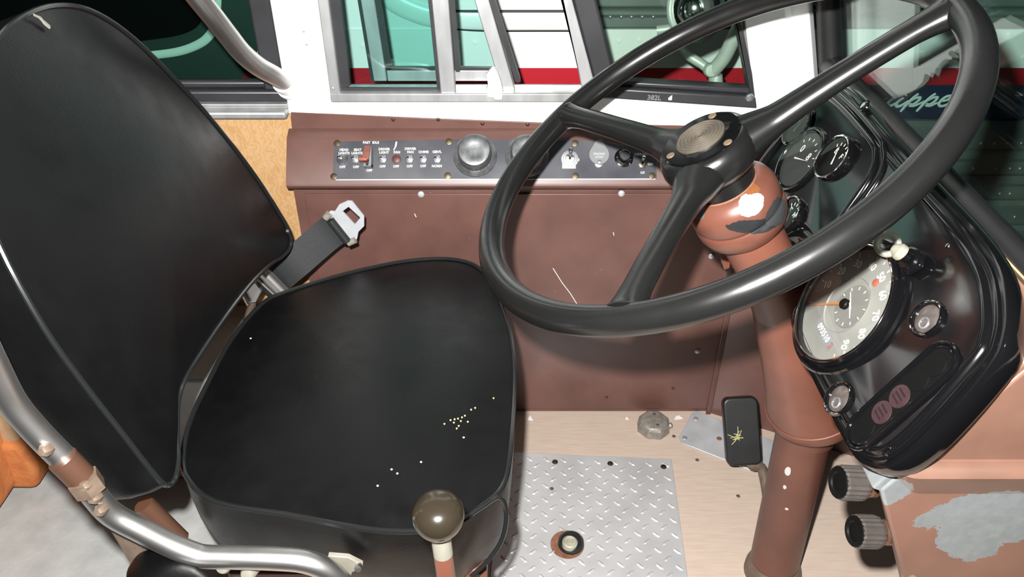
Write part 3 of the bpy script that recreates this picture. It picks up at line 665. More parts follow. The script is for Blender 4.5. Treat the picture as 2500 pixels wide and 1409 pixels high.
# gauges ------------------------------------------------------------
def numeral(s, a, b, size, h, m, parent, rot=0):
    return mk('numeral', xf(FPn @ Matrix.Translation((a,b,h)) @ Matrix.Rotation(rot,4,'Z'), text_vf(s, size, .00015, size*.02)), m, parent, smooth=False)
C0 = Vector((.004,.003))
sp = mk('speedometer', xf(FPn @ Matrix.Translation((C0.x,C0.y,0)), lathe([(.0630,.002),(.0635,.0075),(.0650,.0105),(.0680,.0115),(.0705,.0095),(.0715,.005),(.0745,.0035),(.0765,.0045),(.0775,.003),(.0785,.0015)],64)), M['gloss'], ip)
mk('bezel_ring', xf(FPn @ Matrix.Translation((C0.x,C0.y,.0105)), torus(.0655,.0012,64,8)), M['chrome'], sp)
dial = mk('dial', xf(FPn @ Matrix.Translation((C0.x,C0.y,0)), lathe([(0,.0022),(.0305,.0022),(.0315,.0032),(.033,.0032),(.0345,.0024),(.0632,.0024)],64)), M['dial'], sp)
SUB = C0+Vector((.008,.004))
mk('clock_dial', xf(FPn @ Matrix.Translation((SUB.x,SUB.y,0)), lathe([(0,.0036),(.0235,.0036),(.0240,.0030)],48)), M['dial2'], sp)
tick = local_mesh('tick', box((-.0007,-.0022,0),(.0007,.0022,.0003)), M['dialink'], False)
for mph in range(0, 100, 5):
    g = math.radians(-126.5+2.73*mph); d_ = Vector((math.sin(g),math.cos(g)))
    if mph in (10,5,0): pass
    q = C0+d_*.0568
    inst('tick', tick, FPn @ Matrix.Translation((q.x,q.y,.0026)) @ Matrix.Rotation(-g,4,'Z') @ Matrix.Scale(1.0 if mph%10 == 0 else .75,4), sp)
    if mph%10 == 0 and mph >= 10:
        q = C0+d_*.0468; numeral(str(mph), q.x, q.y, .0118, .0027, M['dialink'], sp, -g*.5 if mph in (60,70) else -g*.45)
for i in range(12):
    g = math.radians(30*i); q = SUB+Vector((math.sin(g),math.cos(g)))*.0203
    inst('tick', tick, FPn @ Matrix.Translation((q.x,q.y,.0038)) @ Matrix.Rotation(-g,4,'Z') @ Matrix.Scale(.8,4), sp)
def hand(c, ang, L_, w_, h, m, name='needle'):
    g = math.radians(ang); d_ = Vector((math.sin(g),math.cos(g))); s_ = Vector((d_.y,-d_.x))
    P_ = [c-d_*.004+s_*w_, c+d_*L_+s_*w_*.4, c+d_*L_-s_*w_*.4, c-d_*.004-s_*w_]
    return mk(name, prism([PP(p.x,p.y,h) for p in P_], PN*.0006), m, sp)
hand(C0, -131, .052, .0014, .0060, M['orange'])
hand(SUB, -62, .017, .0008, .0046, M['dialink'], 'clock_hand'); hand(SUB, 118, .015, .0010, .0050, M['dialink'], 'clock_hand')
mk('needle_hub', xf(FPn @ Matrix.Translation((C0.x,C0.y,0)), lathe([(.0058,.0035),(.0058,.0072),(.0045,.0085),(0,.009)],24)), M['dialblack'], sp)
q = C0+Vector((.008,.0385)); mk('warning_lens', xf(FPn @ Matrix.Translation((q.x,q.y,0)), lathe([(.0042,.0024),(.004,.0036),(0,.0045)],16)), M['redplastic'], sp)
q0 = C0+Vector((.0085,-.0375))
mk('odometer_window', xf(FPn @ Matrix.Translation((q0.x,q0.y,.0026)), box((-.0235,-.0062,-.0002),(.0235,.0062,.0004))), M['greycover'], sp)
numeral('093510', q0.x-.003, q0.y, .0098, .0033, M['ink'], sp)
numeral('2', q0.x+.0195, q0.y, .0098, .0033, M['redplastic'], sp)
mk('gauge_glass', xf(FPn @ Matrix.Translation((C0.x,C0.y,0)), lathe([(0,.0112),(.0640,.0092)],48)), M['clear'], sp)
# raised tunnel behind the speedometer bezel, with bolt ears
mk('bezel_clamp', xf(FPn @ Matrix.Translation((C0.x,C0.y,0)), prism([(.010,.076,.001),(.038,.068,.001),(.044,.086,.001),(.034,.094,.001),(.012,.090,.001)], (0,0,.009))), M['gloss'], ip, bevel=.004, seg=3)
def small_gauge(name, a, b, R, deep=0, ptr=20, marks='FE', glass_=True):
    F0 = FPn @ Matrix.Translation((a,b,FH))
    if deep:
        gq = mk(name, xf(F0, lathe([(R*1.10,-.0),(R*1.07,.004),(R*1.0,.0045),(R*.97,.002),(R*.9,-.001),(R*.86,.0008)],48)), M['gloss'], ip)
    else:
        gq = mk(name, xf(F0, lathe([(R*1.08,0),(R*1.06,.005),(R*1.0,.0075),(R*.93,.007),(R*.88,.003)],48)), M['gloss'], ip)
    mk('bezel_ring', xf(F0 @ Matrix.Translation((0,0,.0068 if not deep else .0042)), torus(R*(1.0),.0009 if deep else .0014,48,8)), M['chrome'] if not deep else M['gloss'], gq)
    mk('dial', xf(F0, lathe([(0,.0012),(R*.9,.0012)],40)), M['dialblack'] if not deep else M['dialgrey'], gq)
    g = math.radians(ptr); d_ = Vector((math.sin(g),math.cos(g))); s_ = Vector((d_.y,-d_.x))
    mk('pointer', xf(F0, prism([(s_.x*.0012-d_.x*.3*R,s_.y*.0012-d_.y*.3*R,.0025),(d_.x*R*.55,d_.y*R*.55,.0025),(-s_.x*.0012-d_.x*.3*R,-s_.y*.0012-d_.y*.3*R,.0025)], (0,0,.0005))), M['ink'], gq)
    for i in range(-3,4):
        g2 = math.radians(i*22+15); q = Vector((math.sin(g2),math.cos(g2)))*R*.68
        inst('tick', tick, F0 @ Matrix.Translation((q.x,q.y,.0016)) @ Matrix.Rotation(-g2,4,'Z') @ Matrix.Scale(.9,4), gq)
    for i,s in enumerate(marks):
        q = (-.3+.6*i)*R; mk('numeral', xf(F0 @ Matrix.Translation((q,R*.25,.0016)), text_vf(s,.010*R/.028,.0001,.0002)), M['ink'], gq, smooth=False)
    if glass_: mk('gauge_glass', xf(F0, lathe([(0,.0068),(R*.94,.0062)],32)), M['clear'], gq)
    return gq
a,b = pan(2043,390); small_gauge('fuel_gauge', a, b, .0275, 0, -30, 'EF')
a,b = pan(1958,392); small_gauge('pressure_gauge', a, b, .0415, 1, 70, '08')
a,b = pan(1932,530); small_gauge('temperature_gauge', a, b, .024, 0, -40, 'CH')
a,b = -.318,.070; small_gauge('oil_gauge', a, b, .026, 1, 0, '4')
# raised bead around the upper gauge field
BD = [(-.335,.122),(-.25,.127),(-.165,.126),(-.140,.120),(-.122,.104),(-.110,.06),(-.104,.02),(-.102,.006)]
mk('raised_bead', tube(catmull([PP(a,b,FH) for a,b in BD],5), .0042, 10), M['gloss'], ip)
mk('raised_bead', tube(catmull([PP(a+.012*(1 if i>3 else .3),b+.010,FH) for i,(a,b) in enumerate(BD[:-1])],5), .0035, 10), M['gloss'], ip)
# lamps
for (x,y) in ((2267,780),(2052,975)):
    a,b = pan(x,y); F0 = FPn @ Matrix.Translation((a,b,FH))
    lm = mk('indicator_lamp', xf(F0, lathe([(.0185,0),(.018,.0022),(.0165,.0032),(.0145,.002),(.0135,-.001)],36)), M['gloss'], ip)
    mk('lamp_ring', xf(F0 @ Matrix.Translation((0,0,.0026)), torus(.0165,.0010,36,8)), M['chrome'], lm)
    mk('lamp_lens', xf(F0, lathe([(.0137,.0002),(.012,.0010),(.006,.0016),(0,.0014)],28)), M['lens'], lm)
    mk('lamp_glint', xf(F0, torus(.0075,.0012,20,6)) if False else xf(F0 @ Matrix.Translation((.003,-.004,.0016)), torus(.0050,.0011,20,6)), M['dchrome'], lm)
# warning light slot
a0,b0 = pan(2112,1055); a1,b1 = pan(2295,885); am = (a0+a1)/2
F0 = FPn @ Matrix.Translation((am,0,FH))
def capsule(r, y0, y1, m=10):
    return [(r*math.cos(math.radians(180*k/m)), y1+r*math.sin(math.radians(180*k/m))) for k in range(m+1)] + [(r*math.cos(math.radians(180+180*k/m)), y0+r*math.sin(math.radians(180+180*k/m))) for k in range(m+1)]
slot = mk('warning_light_strip', xf(F0, prism([(x,y,0) for x,y in capsule(.0155,b0,b1)], (0,0,.0012))), M['dialblack'], ip)
mk('strip_bead', tube([F0 @ Vector((x,y,.0008)) for x,y in capsule(.0185,b0,b1)], .0022, 8, closed=True), M['gloss'], slot)
mk('strip_bead', tube([F0 @ Vector((x,y,.0008)) for x,y in capsule(.0145,b0,b1)], .0014, 8, closed=True), M['gloss'], slot)
for k,(x,y) in enumerate(((2118,1046),(2160,1012),(2203,972),(2248,930),(2290,892))):
    a,b = pan(x,y); Fk = FPn @ Matrix.Translation((am,b,FH+.0012))
    ll = mk('warning_lens', xf(Fk, lathe([(.0115,0),(.0112,.0008),(0,.0012)],24)), M['maroon'] if k in (1,2) else M['dialblack'], slot)
    if k in (1,2):
        for j in range(3): mk('lens_mark', xf(Fk, box((-.006+j*.0045,-.004,.0010),(-.004+j*.0045,.004,.0014))), M['redink'], ll) if False else mk('lens_mark', xf(Fk, box((-.006,-.0055+j*.0045,.0010),(.006,-.0035+j*.0045,.0014))), M['redink'], ll)
# screws in cups
for x,y in ((2176,1095),(2324,607),(2115,262)):
    a,b = pan(x,y,-.004); F0 = FPn @ Matrix.Translation((a,b,-.0012))
    s = mk('panel_screw', xf(F0, lathe([(.0085,.0005),(.0075,.0022),(.0055,.0012),(.0045,.0018),(0,.0024)],20)), M['gloss'], ip)
    mk('screw_head', xf(F0, lathe([(.0046,.0012),(.004,.0028),(0,.0034)],14)), M['chrome'], s)
# ignition key
a,b = pan(2216,630,.012); F0 = FPn @ Matrix.Translation((a,b,.006))
lk = mk('ignition_lock', xf(F0, lathe([(.012,-.005),(.012,.004),(.010,.006),(0,.006)],24)), M['gloss'], ip)
k0 = FPn @ Vector((a,b,.012))
ky = thing('ignition_key', 'cream ring-headed ignition key standing in the black panel lock', 'key', k0)
h1 = onP(2167,597,PO+PN*.030,PN); h2 = onP(2193,612,PO+PN*.024,PN)
Fk = frame(h1, (h2-h1), PU.cross(h2-h1))
e = (h2-h1).length
mk('key_ring', xf(axis_frame(h1, -ray(2167,597)+Vector((-.2,0,.1))), torus(.0095,.0034,28,10)), M['cream'], ky)
mk('key_collar', tube([h1.lerp(h2,.55), h2, h2.lerp(k0,.35)], [.0045,.0085,.0085], 20), M['cream'], ky)
mk('key_shank', tube([h2, k0], .0055, 12), M['gloss'], ky)

# =================================================================== DASHBOARD BODY (brown)
db = thing('dashboard', 'brown painted dashboard carrying the black instrument panel, paint flaking to bare metal', 'dashboard', (.55,.62,.0))
def sl(b, h): return PO + PU*b + PN*h
a_, b_ = sl(-.085,-.034), sl(.135,-.034)
c_n = sl(.0,-.034)
full = [(a_.x,a_.z),(b_.x,b_.z),(.452,.745),(.486,.728),(.52,.70),(.60,.45),(.52,.45),(.42,.53)]
notch = [(c_n.x,c_n.z),(b_.x,b_.z),(.452,.745),(.486,.728),(.52,.70),(.56,.60)]
for pr,y0,y1 in ((full,.507,.742),(notch,.742,.872),(full,.872,1.02)):
    nn = len(pr); V = [Vector((x,y0,z)) for x,z in pr]+[Vector((x,y1,z)) for x,z in pr]
    mk('upper_body', (V, [list(range(nn)), list(range(nn,2*nn))[::-1]]+[[i,(i+1)%nn,(i+1)%nn+nn,i+nn] for i in range(nn)]), M['browndash'], db, bevel=.003)
mk('side_skin', prism([(a_.x+.008,.505,a_.z+.0),(b_.x+.004,.505,b_.z-.004),(.452,.505,.742),(.486,.505,.722),(.60,.505,.66),(.95,.505,.60),(.95,.505,.40),(.42,.505,.40)], (0,.012,0)), M['browndash'], db, bevel=.003)
ts = mk('top_edge_strip', prism([(.466,.45,.734),(.476,.45,.7345),(.476,.45,.7315),(.466,.45,.731)], (0,.30,0)), M['tanseat'], db); ts['label'] = 'worn tan edge strip'
# lower box: rounded near-left corner, leaning forward towards the floor
YD = .490
def boxsec(z, f):
    x0 = .347 + .47*(.599-z)
    c = .020; P_ = []
    P_ += [Vector((x0+.002,.60+f*.6,z)), Vector((x0,.53+f*.8,z))]
    for k in range(7):
        g = math.radians(180+90*k/6); P_.append(Vector((x0+c+c*math.cos(g), YD+c+c*math.sin(g)+f, z)))
    P_ += [Vector((.95,YD+f,z)), Vector((.95,.60+f*.6,z))]
    return P_
secs = [(.606,.012),(.6025,.004),(.597,.0),(.58,.0),(.50,.0),(.40,.0),(.30,0),(.15,0),(.0,0)]
V = []; Fc = []
for z,f in secs: V += boxsec(z, f+.40*max(0,.597-z))
n = len(boxsec(.5,0))
for j in range(len(secs)-1):
    for i in range(n): Fc.append([j*n+i, j*n+(i+1)%n, (j+1)*n+(i+1)%n, (j+1)*n+i])
Fc.append(list(range(n))); Fc.append([(len(secs)-1)*n+i for i in range(n)][::-1])
mk('lower_box', (V,Fc), M['browndash'], db, smooth=40)
mk('seam_screw', xf(axis_frame(onY(2315,1162,.5045),(0,-1,.2)), lathe([(.0085,0),(.0078,.0015),(.006,.0028),(0,.0032)],18)), M['browndash'], db)
# ribbed knobs
def ridged_knob(x,y,xb):
    base = Vector((xb, .505, 0)); r_ = ray(x,y); base = CAM + r_*(xb/r_.x)
    F0 = axis_frame(base, (-1,-.10,.18))
    k = mk('control_knob', xf(F0, lathe([(.0135,-.004),(.0135,.002),(.0105,.004),(.0105,.010)],24)), M['copper'], db)
    n = 40; V = []; Fc = []
    for j,(r,z) in enumerate(((.0165,.010),(.0175,.014),(.0175,.034),(.0165,.037))):
        for i in range(n):
            rr = r*(1.03 if i%2 else .96); V.append(Vector((rr*math.cos(2*math.pi*i/n), rr*math.sin(2*math.pi*i/n), z)))
    for j in range(3):
        for i in range(n): Fc.append([j*n+i, j*n+(i+1)%n, (j+1)*n+(i+1)%n, (j+1)*n+i])
    Fc.append([i for i in range(n)][::-1])
    mk('ridged_grip', xf(F0,(V,Fc)), M['ridged'], k, smooth=False)
    mk('grip_face', xf(F0, lathe([(.0165,.036),(.016,.038),(.011,.0385),(.0095,.037),(0,.037)],32)), M['dialblack'], k)
ridged_knob(2126,1182,.368); ridged_knob(2162,1300,.400)

# =================================================================== DRIVER SEAT
SZ = .45
seat = thing('driver_seat', 'black vinyl driver seat with tapered back and tubular steel frame', 'seat', (-.2,.8,0))
outl = [(440,1110),(450,1172),(520,1232),(700,1264),(880,1298),(1010,1306),(1110,1290),(1185,1240),(1232,1195),(1250,1120),(1262,960),(1258,860),(1240,775),(1190,668),(1120,632),(1000,634),(850,665),(700,710),(635,742),(560,830),(500,940),(458,1030)]
lp = catmull([onZ(x,y,SZ) for x,y in outl], 4, closed=True)
lc = sum(lp, Vector())/len(lp); lp = [lc+(p-lc)*.985 for p in lp]
rg = [0,.2,.4,.6,.75,.87,.95,1.0]
def dome(s, p): return Vector((0,0,.016*(1-s**2.4)))
V, Fc, last = noisy_fill(lp, rg, dome)
n = len(lp); cen = sum(lp, Vector())/n
rows = [(1.0,-.004),(1.006,-.018),(1.007,-.04),(1.0,-.07),(.985,-.10),(.95,-.118),(.90,-.126)]
prev = last
for s,dz in rows:
    b = len(V)
    for p in lp:
        front = max(0, (p.x+.10)/.11)
        V.append(cen+(p-cen)*s+Vector((0,0,dz)))
    for k in range(n):
        l = (k+1) % n; Fc.append([prev+k, b+k, b+l, prev+l])
    prev = b
Fc.append([prev+k for k in range(n)])
cu = mk('seat_cushion', (V,Fc), M['vinyl'], seat, smooth=60)
mk('piping', tube([p+Vector((0,0,.001)) for p in lp], .0032, 8, closed=True), M['piping'], cu)
sq = onZ(1205,1228,SZ)+Vector((.004,-.010,-.004))
mk('corner_piping', tube(catmull([onP(x,y,sq,Vector((.30,-.93,.2)).normalized()) for x,y in ((1140,1262),(1180,1236),(1215,1214),(1232,1232),(1236,1275),(1222,1325),(1190,1370),(1150,1408))],4), .0028, 8), M['piping'], cu)
# backrest
ks = .935; rec = math.radians(20)
BB = CAM + (Vector((-.385,.593,.47))-CAM)*ks; BU = Vector((-math.sin(rec),0,math.cos(rec))); BNn = Vector((math.cos(rec),0,math.sin(rec)))
BC = .878*ks
FAR = [(.636,-.004),(.66,.013),(.712,.036),(.80,.032),(.936,.015),(1.03,-.004),(1.10,-.026),(1.14,-.032),(1.161,-.018),(1.166,.012),(1.162,.096),(1.138,.204),(1.098,.308),(1.06,.376),(1.012,.421),(.955,.443),(.895,.450),(.835,.445),(.775,.425),(.715,.385),(.672,.345),(.641,.297),(.616,.217),(.606,.149),(.600,.079),(.595,.02),(.597,-.004),(.612,-.012)]
near_fix = [((y-.878)*ks, q*ks) for y,q in FAR]
def BPt(a,b,h=0): return Vector((BB.x,BC,BB.z)) + BU*b + Vector((0,1,0))*a + BNn*h
lb = catmull([BPt(a,b) for a,b in near_fix], 4, closed=True)
def bd(s,p): return BNn*(.014*(1-s**2.2))
V, Fc, last = noisy_fill(lb, rg, bd); n = len(lb); cen = sum(lb,Vector())/n; prev = last
for s,h in ((1.0,-.004),(1.01,-.02),(1.012,-.045),(1.0,-.068),(.98,-.078),(.9,-.082)):
    b = len(V); V += [cen+(p-cen)*s+BNn*h for p in lb]
    for k in range(n):
        l = (k+1)%n; Fc.append([prev+k, b+k, b+l, prev+l])
    prev = b
Fc.append([prev+k for k in range(n)])
bk = mk('backrest', (V,Fc), M['vinyl'], seat, smooth=60)
mk('piping', tube([p+BNn*.001 for p in lb], .003, 8, closed=True), M['piping'], bk)
mk('scuff', tube(catmull([onP(x,y,Vector((BB.x,BC,BB.z))+BNn*.006,BNn) for x,y in ((82,36),(98,44),(108,55),(122,67))],4), [.0016]*4+[.0024]*4+[.003]*4+[.0026], 8, flat=(BNn,.3)), M['cream'], bk)  # thin pale streak laid on the upper part of the backrest
# tubular frame on the aisle side
YT = .522
tp = [(-190,430),(-150,560),(-105,690),(-60,800),(7,940),(36,990),(72,1034),(108,1073),(152,1117),(195,1160),(231,1210),(274,1256),(343,1294),(415,1330),(470,1352),(500,1359),(564,1361),(670,1364),(745,1371),(800,1393),(835,1425),(850,1470)]
mk('frame_tube', tube(catmull([onY(x,y,YT) for x,y in tp],4), .0122, 20), M['steel'], seat)
cl = mk('hinge_bracket', tube([onY(152,1120,YT-.004), onY(196,1164,YT-.004)], .0138, 16), M['copper'], seat)
mk('hinge_bracket', tube([onY(200,1166,YT-.006), onY(222,1196,YT-.006)], .0152, 6), M['pedalarm'], seat, smooth=False)
for x,y in ((112,1098),(210,1185),(232,1215),(246,1245)):
    mk('hinge_bolt', xf(axis_frame(onY(x,y,YT-.013),(-.2,-1,.4)), lathe([(.0062,-.004),(.0062,.003),(.004,.006),(0,.0065)],6)), M['pedalarm'], seat)
mk('side_bracket', prism([onY(x,y,YT+.012) for x,y in ((236,1240),(300,1268),(420,1330),(400,1352),(318,1378))], (0,.006,0)), M['pedalarm'], seat, bevel=.001)
mk('back_strut', tube([onY(350,1230,.60), onY(440,1318,.60)], .0115, 10), M['copper'], seat)
for x0,y0 in ((548,1380),(608,1398)):
    mk('frame_bolt', xf(axis_frame(onY(x0,y0,YT-.002),(-.1,-1,.5)), lathe([(.008,-.02),(.008,.004),(.006,.007),(0,.008)],16)), M['cream'], seat)
rc = mk('recliner_catch', prism([onY(x,y,.535) for x,y in ((800,1358),(850,1362),(886,1380),(882,1390),(860,1398),(848,1440),(830,1440))], (0,.006,0)), M['cream'], seat, bevel=.001)
mk('catch_pin', xf(axis_frame(onY(875,1384,.533),(0,-1,.3)), lathe([(.004,-.002),(.004,.004),(0,.005)],12)), M['steel'], rc)
ar = catmull([onZ(x,y,.44) for x,y in ((308,1409),(322,1372),(350,1346),(400,1342),(450,1362),(500,1400),(540,1450),(520,1500),(400,1520),(320,1480))],4,closed=True)
V,Fc,last = noisy_fill(ar, [0,.3,.6,.8,.93,1.0], lambda s,p: Vector((0,0,.012*(1-s**3)))); n = len(ar); cen = sum(ar,Vector())/n; prev = last
for s,h in ((1.02,-.012),(1.0,-.03),(.92,-.04)):
    b = len(V); V += [cen+(p-cen)*s+Vector((0,0,h)) for p in ar]
    for k in range(n): l=(k+1)%n; Fc.append([prev+k,b+k,b+l,prev+l])
    prev = b
Fc.append([prev+k for k in range(n)])
mk('armrest_pad', (V,Fc), M['vinyl'], seat, smooth=60)
mk('pedestal', join(box((-.30,.62,.0),(-.07,1.0,.30)), box((-.34,.58,.30),(-.03,1.04,.335))), M['browncol'], seat, bevel=.006)
mk('slide_rail', join(box((-.40,.60,.20),(-.30,.63,.24)), box((-.42,.95,.20),(-.30,.98,.24))), M['steel'], seat, bevel=.002)
mk('front_bracket', prism([onY(x,y,.60) for x,y in ((1135,1398),(1150,1385),(1148,1400),(1128,1412))], (0,.01,0)), M['cream'], seat)
# crumbs on the cushion
V=[];Fc=[]
random.seed(3)
sp_ = [(1118,1022),(1125,1028),(1108,1032),(1150,1000),(1160,996),(1135,1015),(1085,1035),(1100,1026),(1205,972),(1115,1046),(1142,1030),(1128,1019),(1110,1024),(1120,1040)]
crumbs = []
for x,y in sp_:
    p = onZ(x,y,SZ+.0125); c_ = xf(axis_frame(p,(random.uniform(-.3,.3),random.uniform(-.3,.3),1)), lathe([(.0009,-.001),(.0012,.0004),(0,.001)],6)); crumbs.append(c_)
tag(mk('crumbs', join(*crumbs), M['crumb'], smooth=False), 'scattered yellow crumbs on the black seat cushion', 'crumbs', kind='stuff')
lint = []
for x,y in ((922,1186),(956,1146),(970,1156),(1028,1128),(1020,916),(1132,1068),(612,826)):
    p = onZ(x,y,SZ+.0135); lint.append(xf(axis_frame(p,(.1,.1,1)), lathe([(.0012,-.0006),(.0014,.0002),(0,.0008)],6)))
tag(mk('lint_specks', join(*lint), M['flake'], smooth=False), 'tiny white lint specks on the black seat cushion', 'lint', kind='stuff')

# =================================================================== SEAT BELT
sb = thing('seat_belt', 'black seat belt with silver tongue standing between seat and console', 'seat belt', (-.40,1.085,.39))
YB = 1.105
cl_ = [(645,712,1.09),(690,662,1.095),(740,622,1.10),(790,585,1.10),(832,556,1.10)]
V=[];Fc=[]; cpath = catmull([onY(x,y,Y) for x,y,Y in cl_],6); nrm = Vector((.72,.25,-.64)).normalized()
for i,p in enumerate(cpath):
    t = (cpath[min(i+1,len(cpath)-1)]-cpath[max(i-1,0)]).normalized(); wv_ = t.cross(Vector((0,-1,.25))).normalized()
    th = Vector((0,-1,.25)).normalized()*.0011; bend = Vector((0,-1,0))*(.010*math.sin(i/len(cpath)*5.5))
    for s_,q_ in ((1,1),(-1,1),(-1,-1),(1,-1)): V.append(p+wv_*.0265*s_+th*q_+bend)
for i in range(len(cpath)-1):
    for k in range(4): Fc.append([i*4+k, i*4+(k+1)%4, i*4+4+(k+1)%4, i*4+4+k])
Fc += [[0,1,2,3],[len(V)-4+k for k in range(4)][::-1]]
mk('webbing', (V,Fc), M['belt'], sb, smooth=30)
YG = 1.096
out_ = [(792,533),(806,516),(817,517),(828,500),(848,491),(860,492),(889,528),(889,552),(875,566),(872,582),(862,596),(848,592),(838,580)]
hol = [(836,516),(851,505),(880,532),(866,548)]
bm = bmesh.new()
def tongue():
    A = [onY(x,y,YG) for x,y in out_]; Hh = [onY(x,y,YG) for x,y in hol]
    V = A+Hh; n = len(A)
    # stitch outer ring to the hole by nearest index
    return A, Hh
A,Hh = tongue(); vs = [bm.verts.new(v) for v in A]; hs = [bm.verts.new(v) for v in Hh]
ed = [bm.edges.new((vs[i],vs[(i+1)%len(vs)])) for i in range(len(vs))]+[bm.edges.new((hs[i],hs[(i+1)%4])) for i in range(4)]
bmesh.ops.triangle_fill(bm, use_beauty=True, edges=ed)
r_ = bmesh.ops.extrude_face_region(bm, geom=bm.faces[:])
for g_ in r_['geom']:
    if isinstance(g_, bmesh.types.BMVert): g_.co += Vector((0,.003,0))
bmesh.ops.recalc_face_normals(bm, faces=bm.faces)
V=[v.co.copy() for v in bm.verts]; bm.verts.index_update(); Fc=[[v.index for v in f.verts] for f in bm.faces]; bm.free()
tn = mk('tongue', (V,Fc), M['plate'], sb, smooth=False); tn['label'] = 'silver belt tongue with rectangular slot'
mk('webbing_loop', tube([onY(806,537,YG-.004), onY(848,590,YG-.004)], .0065, 12), M['belt'], sb)
mk('tongue_end', tube([onY(795,532,YG-.003), onY(804,522,YG-.003)], .006, 10), M['cream'], sb)
mk('tongue_end', tube([onY(850,594,YG-.003), onY(868,586,YG-.003)], .0055, 10), M['cream'], sb)
mk('guide_roller', tube([onY(640,662,1.07), onY(700,722,1.07)], .0105, 18), M['steel'], sb)
mk('guide_lip', tube([onY(618,672,1.066), onY(672,722,1.066)], .002, 8), M['steel'], sb)
mk('retractor_bracket', prism([onY(x,y,1.075) for x,y in ((615,690),(600,702),(585,706),(600,742),(626,740),(640,712),(625,690))], (0,.012,0)), M['steel'], sb, bevel=.002)
mk('retractor_lip', tube([onY(584,702,1.07), onY(606,744,1.07)], .0035, 10), M['steel'], sb)
mk('anchor_arm', tube([onY(620,720,1.09), onY(600,800,1.10), Vector((-.43,1.1,.18))], .008, 10), M['pedalarm'], sb)

# =================================================================== SHIFT LEVER
kz = CAM + ray(1070,1263)*.67
sh = thing('shift_lever', 'floor shift lever with glossy dark olive knob in front of the seat', 'shift lever', (kz.x+.03,kz.y-.02,0))
mk('knob', xf(axis_frame(kz,(0,-.1,1)), lathe([(0,-.0205),(.010,-.019),(.0165,-.013),(.0205,-.005),(.0222,.002),(.0215,.009),(.0175,.0155),(.0105,.0195),(0,.021)],40)), M['knobbrown'], sh)
lo_ = Vector((kz.x+.025,kz.y-.015,.0))
mk('lever_rod', tube([kz+Vector((.0015,-.001,-.045)), lo_], [.0085,.0105], 18), M['browncol'], sh)
mk('bare_collar', tube([kz+Vector((.0005,0,-.019)), kz+Vector((.0018,-.0012,-.047))], .0087, 18), M['cream'], sh)
mk('boot', tube([lo_+Vector((0,0,.0)), lo_+Vector((0,0,.03)), lo_+Vector((0,0,.05))], [.05,.03,.014], 24), M['rubber'], sh)

# =================================================================== GRAB RAIL on the pillar
gr = thing('grab_rail', 'curved steel grab rail fixed to the white pillar beside the rear window', 'grab rail', onY(690,200,YW))
gp = [onY(716,214,YW+.01), onY(672,186,1.20), onY(630,162,1.17), onY(590,128,1.14), onY(556,86,1.115), onY(520,40,1.09), onY(478,-12,1.07), onY(420,-85,1.05), onY(360,-160,1.04), onY(300,-235,1.035)]
mk('rail', tube(catmull(gp,5), .0148, 22), M['steel'], gr)
mk('rail_flange', xf(axis_frame(onY(706,209,YW+.002), gp[1]-gp[0]), lathe([(0,-.02),(.022,-.02),(.022,.002),(.0185,.006),(.0182,.024),(.0165,.026),(0,.026)],28)), M['white'], gr)

# =================================================================== PASSENGER SEAT corner
ps = thing('passenger_seat', 'orange and tan upholstered passenger seat behind the driver seat', 'seat', (-1.0,1.0,0))
mk('cushion_side', prism([(-1.25,.90,.02),(-.895,.90,.02),(-.885,.90,.16),(-.90,.90,.23),(-1.25,.90,.25)], (0,.3,0)), M['orangeseat'], ps, bevel=.03, seg=4)
mk('cushion_front', prism([(-.90,.985,.12),(-.862,.985,.12),(-.856,.985,.18),(-.862,.985,.24),(-.90,.985,.27)], (0,.23,0)), M['tanseat'], ps, bevel=.012, seg=3)
mk('front_bolster', prism([(-.92,.975,.02),(-.862,.975,.02),(-.846,.975,.08),(-.856,.975,.135),(-.92,.975,.135)], (0,.24,0)), M['orangeseat'], ps, bevel=.012, seg=3)
mk('seat_back', box((-1.35,.90,.25),(-1.2,1.2,.75)), M['orangeseat'], ps, bevel=.03, seg=3)

# =================================================================== OUTSIDE: parked bus and mirror
struct(mk('ground', box((-6,1.3,-.95),(6,8,-.9)), M['concrete']), 'dark garage floor under the parked bus', 'ground')
YBUS = 1.62
def xb_(px, py=60): return onY(px,py,YBUS).x
bus = thing('parked_bus', 'white bus with red and navy stripes parked alongside, seen through the windows', 'bus', (0,YBUS+1,-.9))
def zb(y): return onY(1250,y,YBUS).z
zr0,zr1,zn1 = zb(207), zb(166), zb(290)
zm = zb(72); zm2 = zb(25)
mk('body_panel', box((xb_(590),YBUS,zr1),(3.2,YBUS+.03,zm)), M['buswhite'], bus)
mk('red_stripe', box((-.9,YBUS-.001,zr0),(3.2,YBUS+.03,zr1)), M['busred'], bus)
mk('navy_stripe', box((-.9,YBUS-.001,zn1),(3.2,YBUS+.03,zr0)), M['busnavy'], bus)
mk('waist_panel', box((xb_(590),YBUS+.003,zm),(xb_(1436),YBUS+.03,1.2)), M['buswhite'], bus)
# curved belt mouldings rising to the left
def bm_path(ys): return catmull([onY(x,y,YBUS-.002) for x,y in ys],5)
low = [(905,-60),(943,0),(1004,40),(1060,62),(1130,71),(1200,74),(1300,74),(1425,74)]
hi_ = [(935,-40),(969,0),(1010,16),(1060,25),(1120,28),(1200,28),(1300,28),(1425,28)]
mk('belt_moulding', tube(bm_path(low), .0032, 8), M['busline'], bus)
mk('belt_moulding', tube(bm_path(hi_), .0032, 8), M['busline'], bus)
mid = [((a[0]+b[0])/2,(a[1]+b[1])/2) for a,b in zip(low,hi_)]
mk('belt_band', tube(bm_path(mid), .020, 12, flat=((0,1,0),.25)), M['buswhite'], bus)
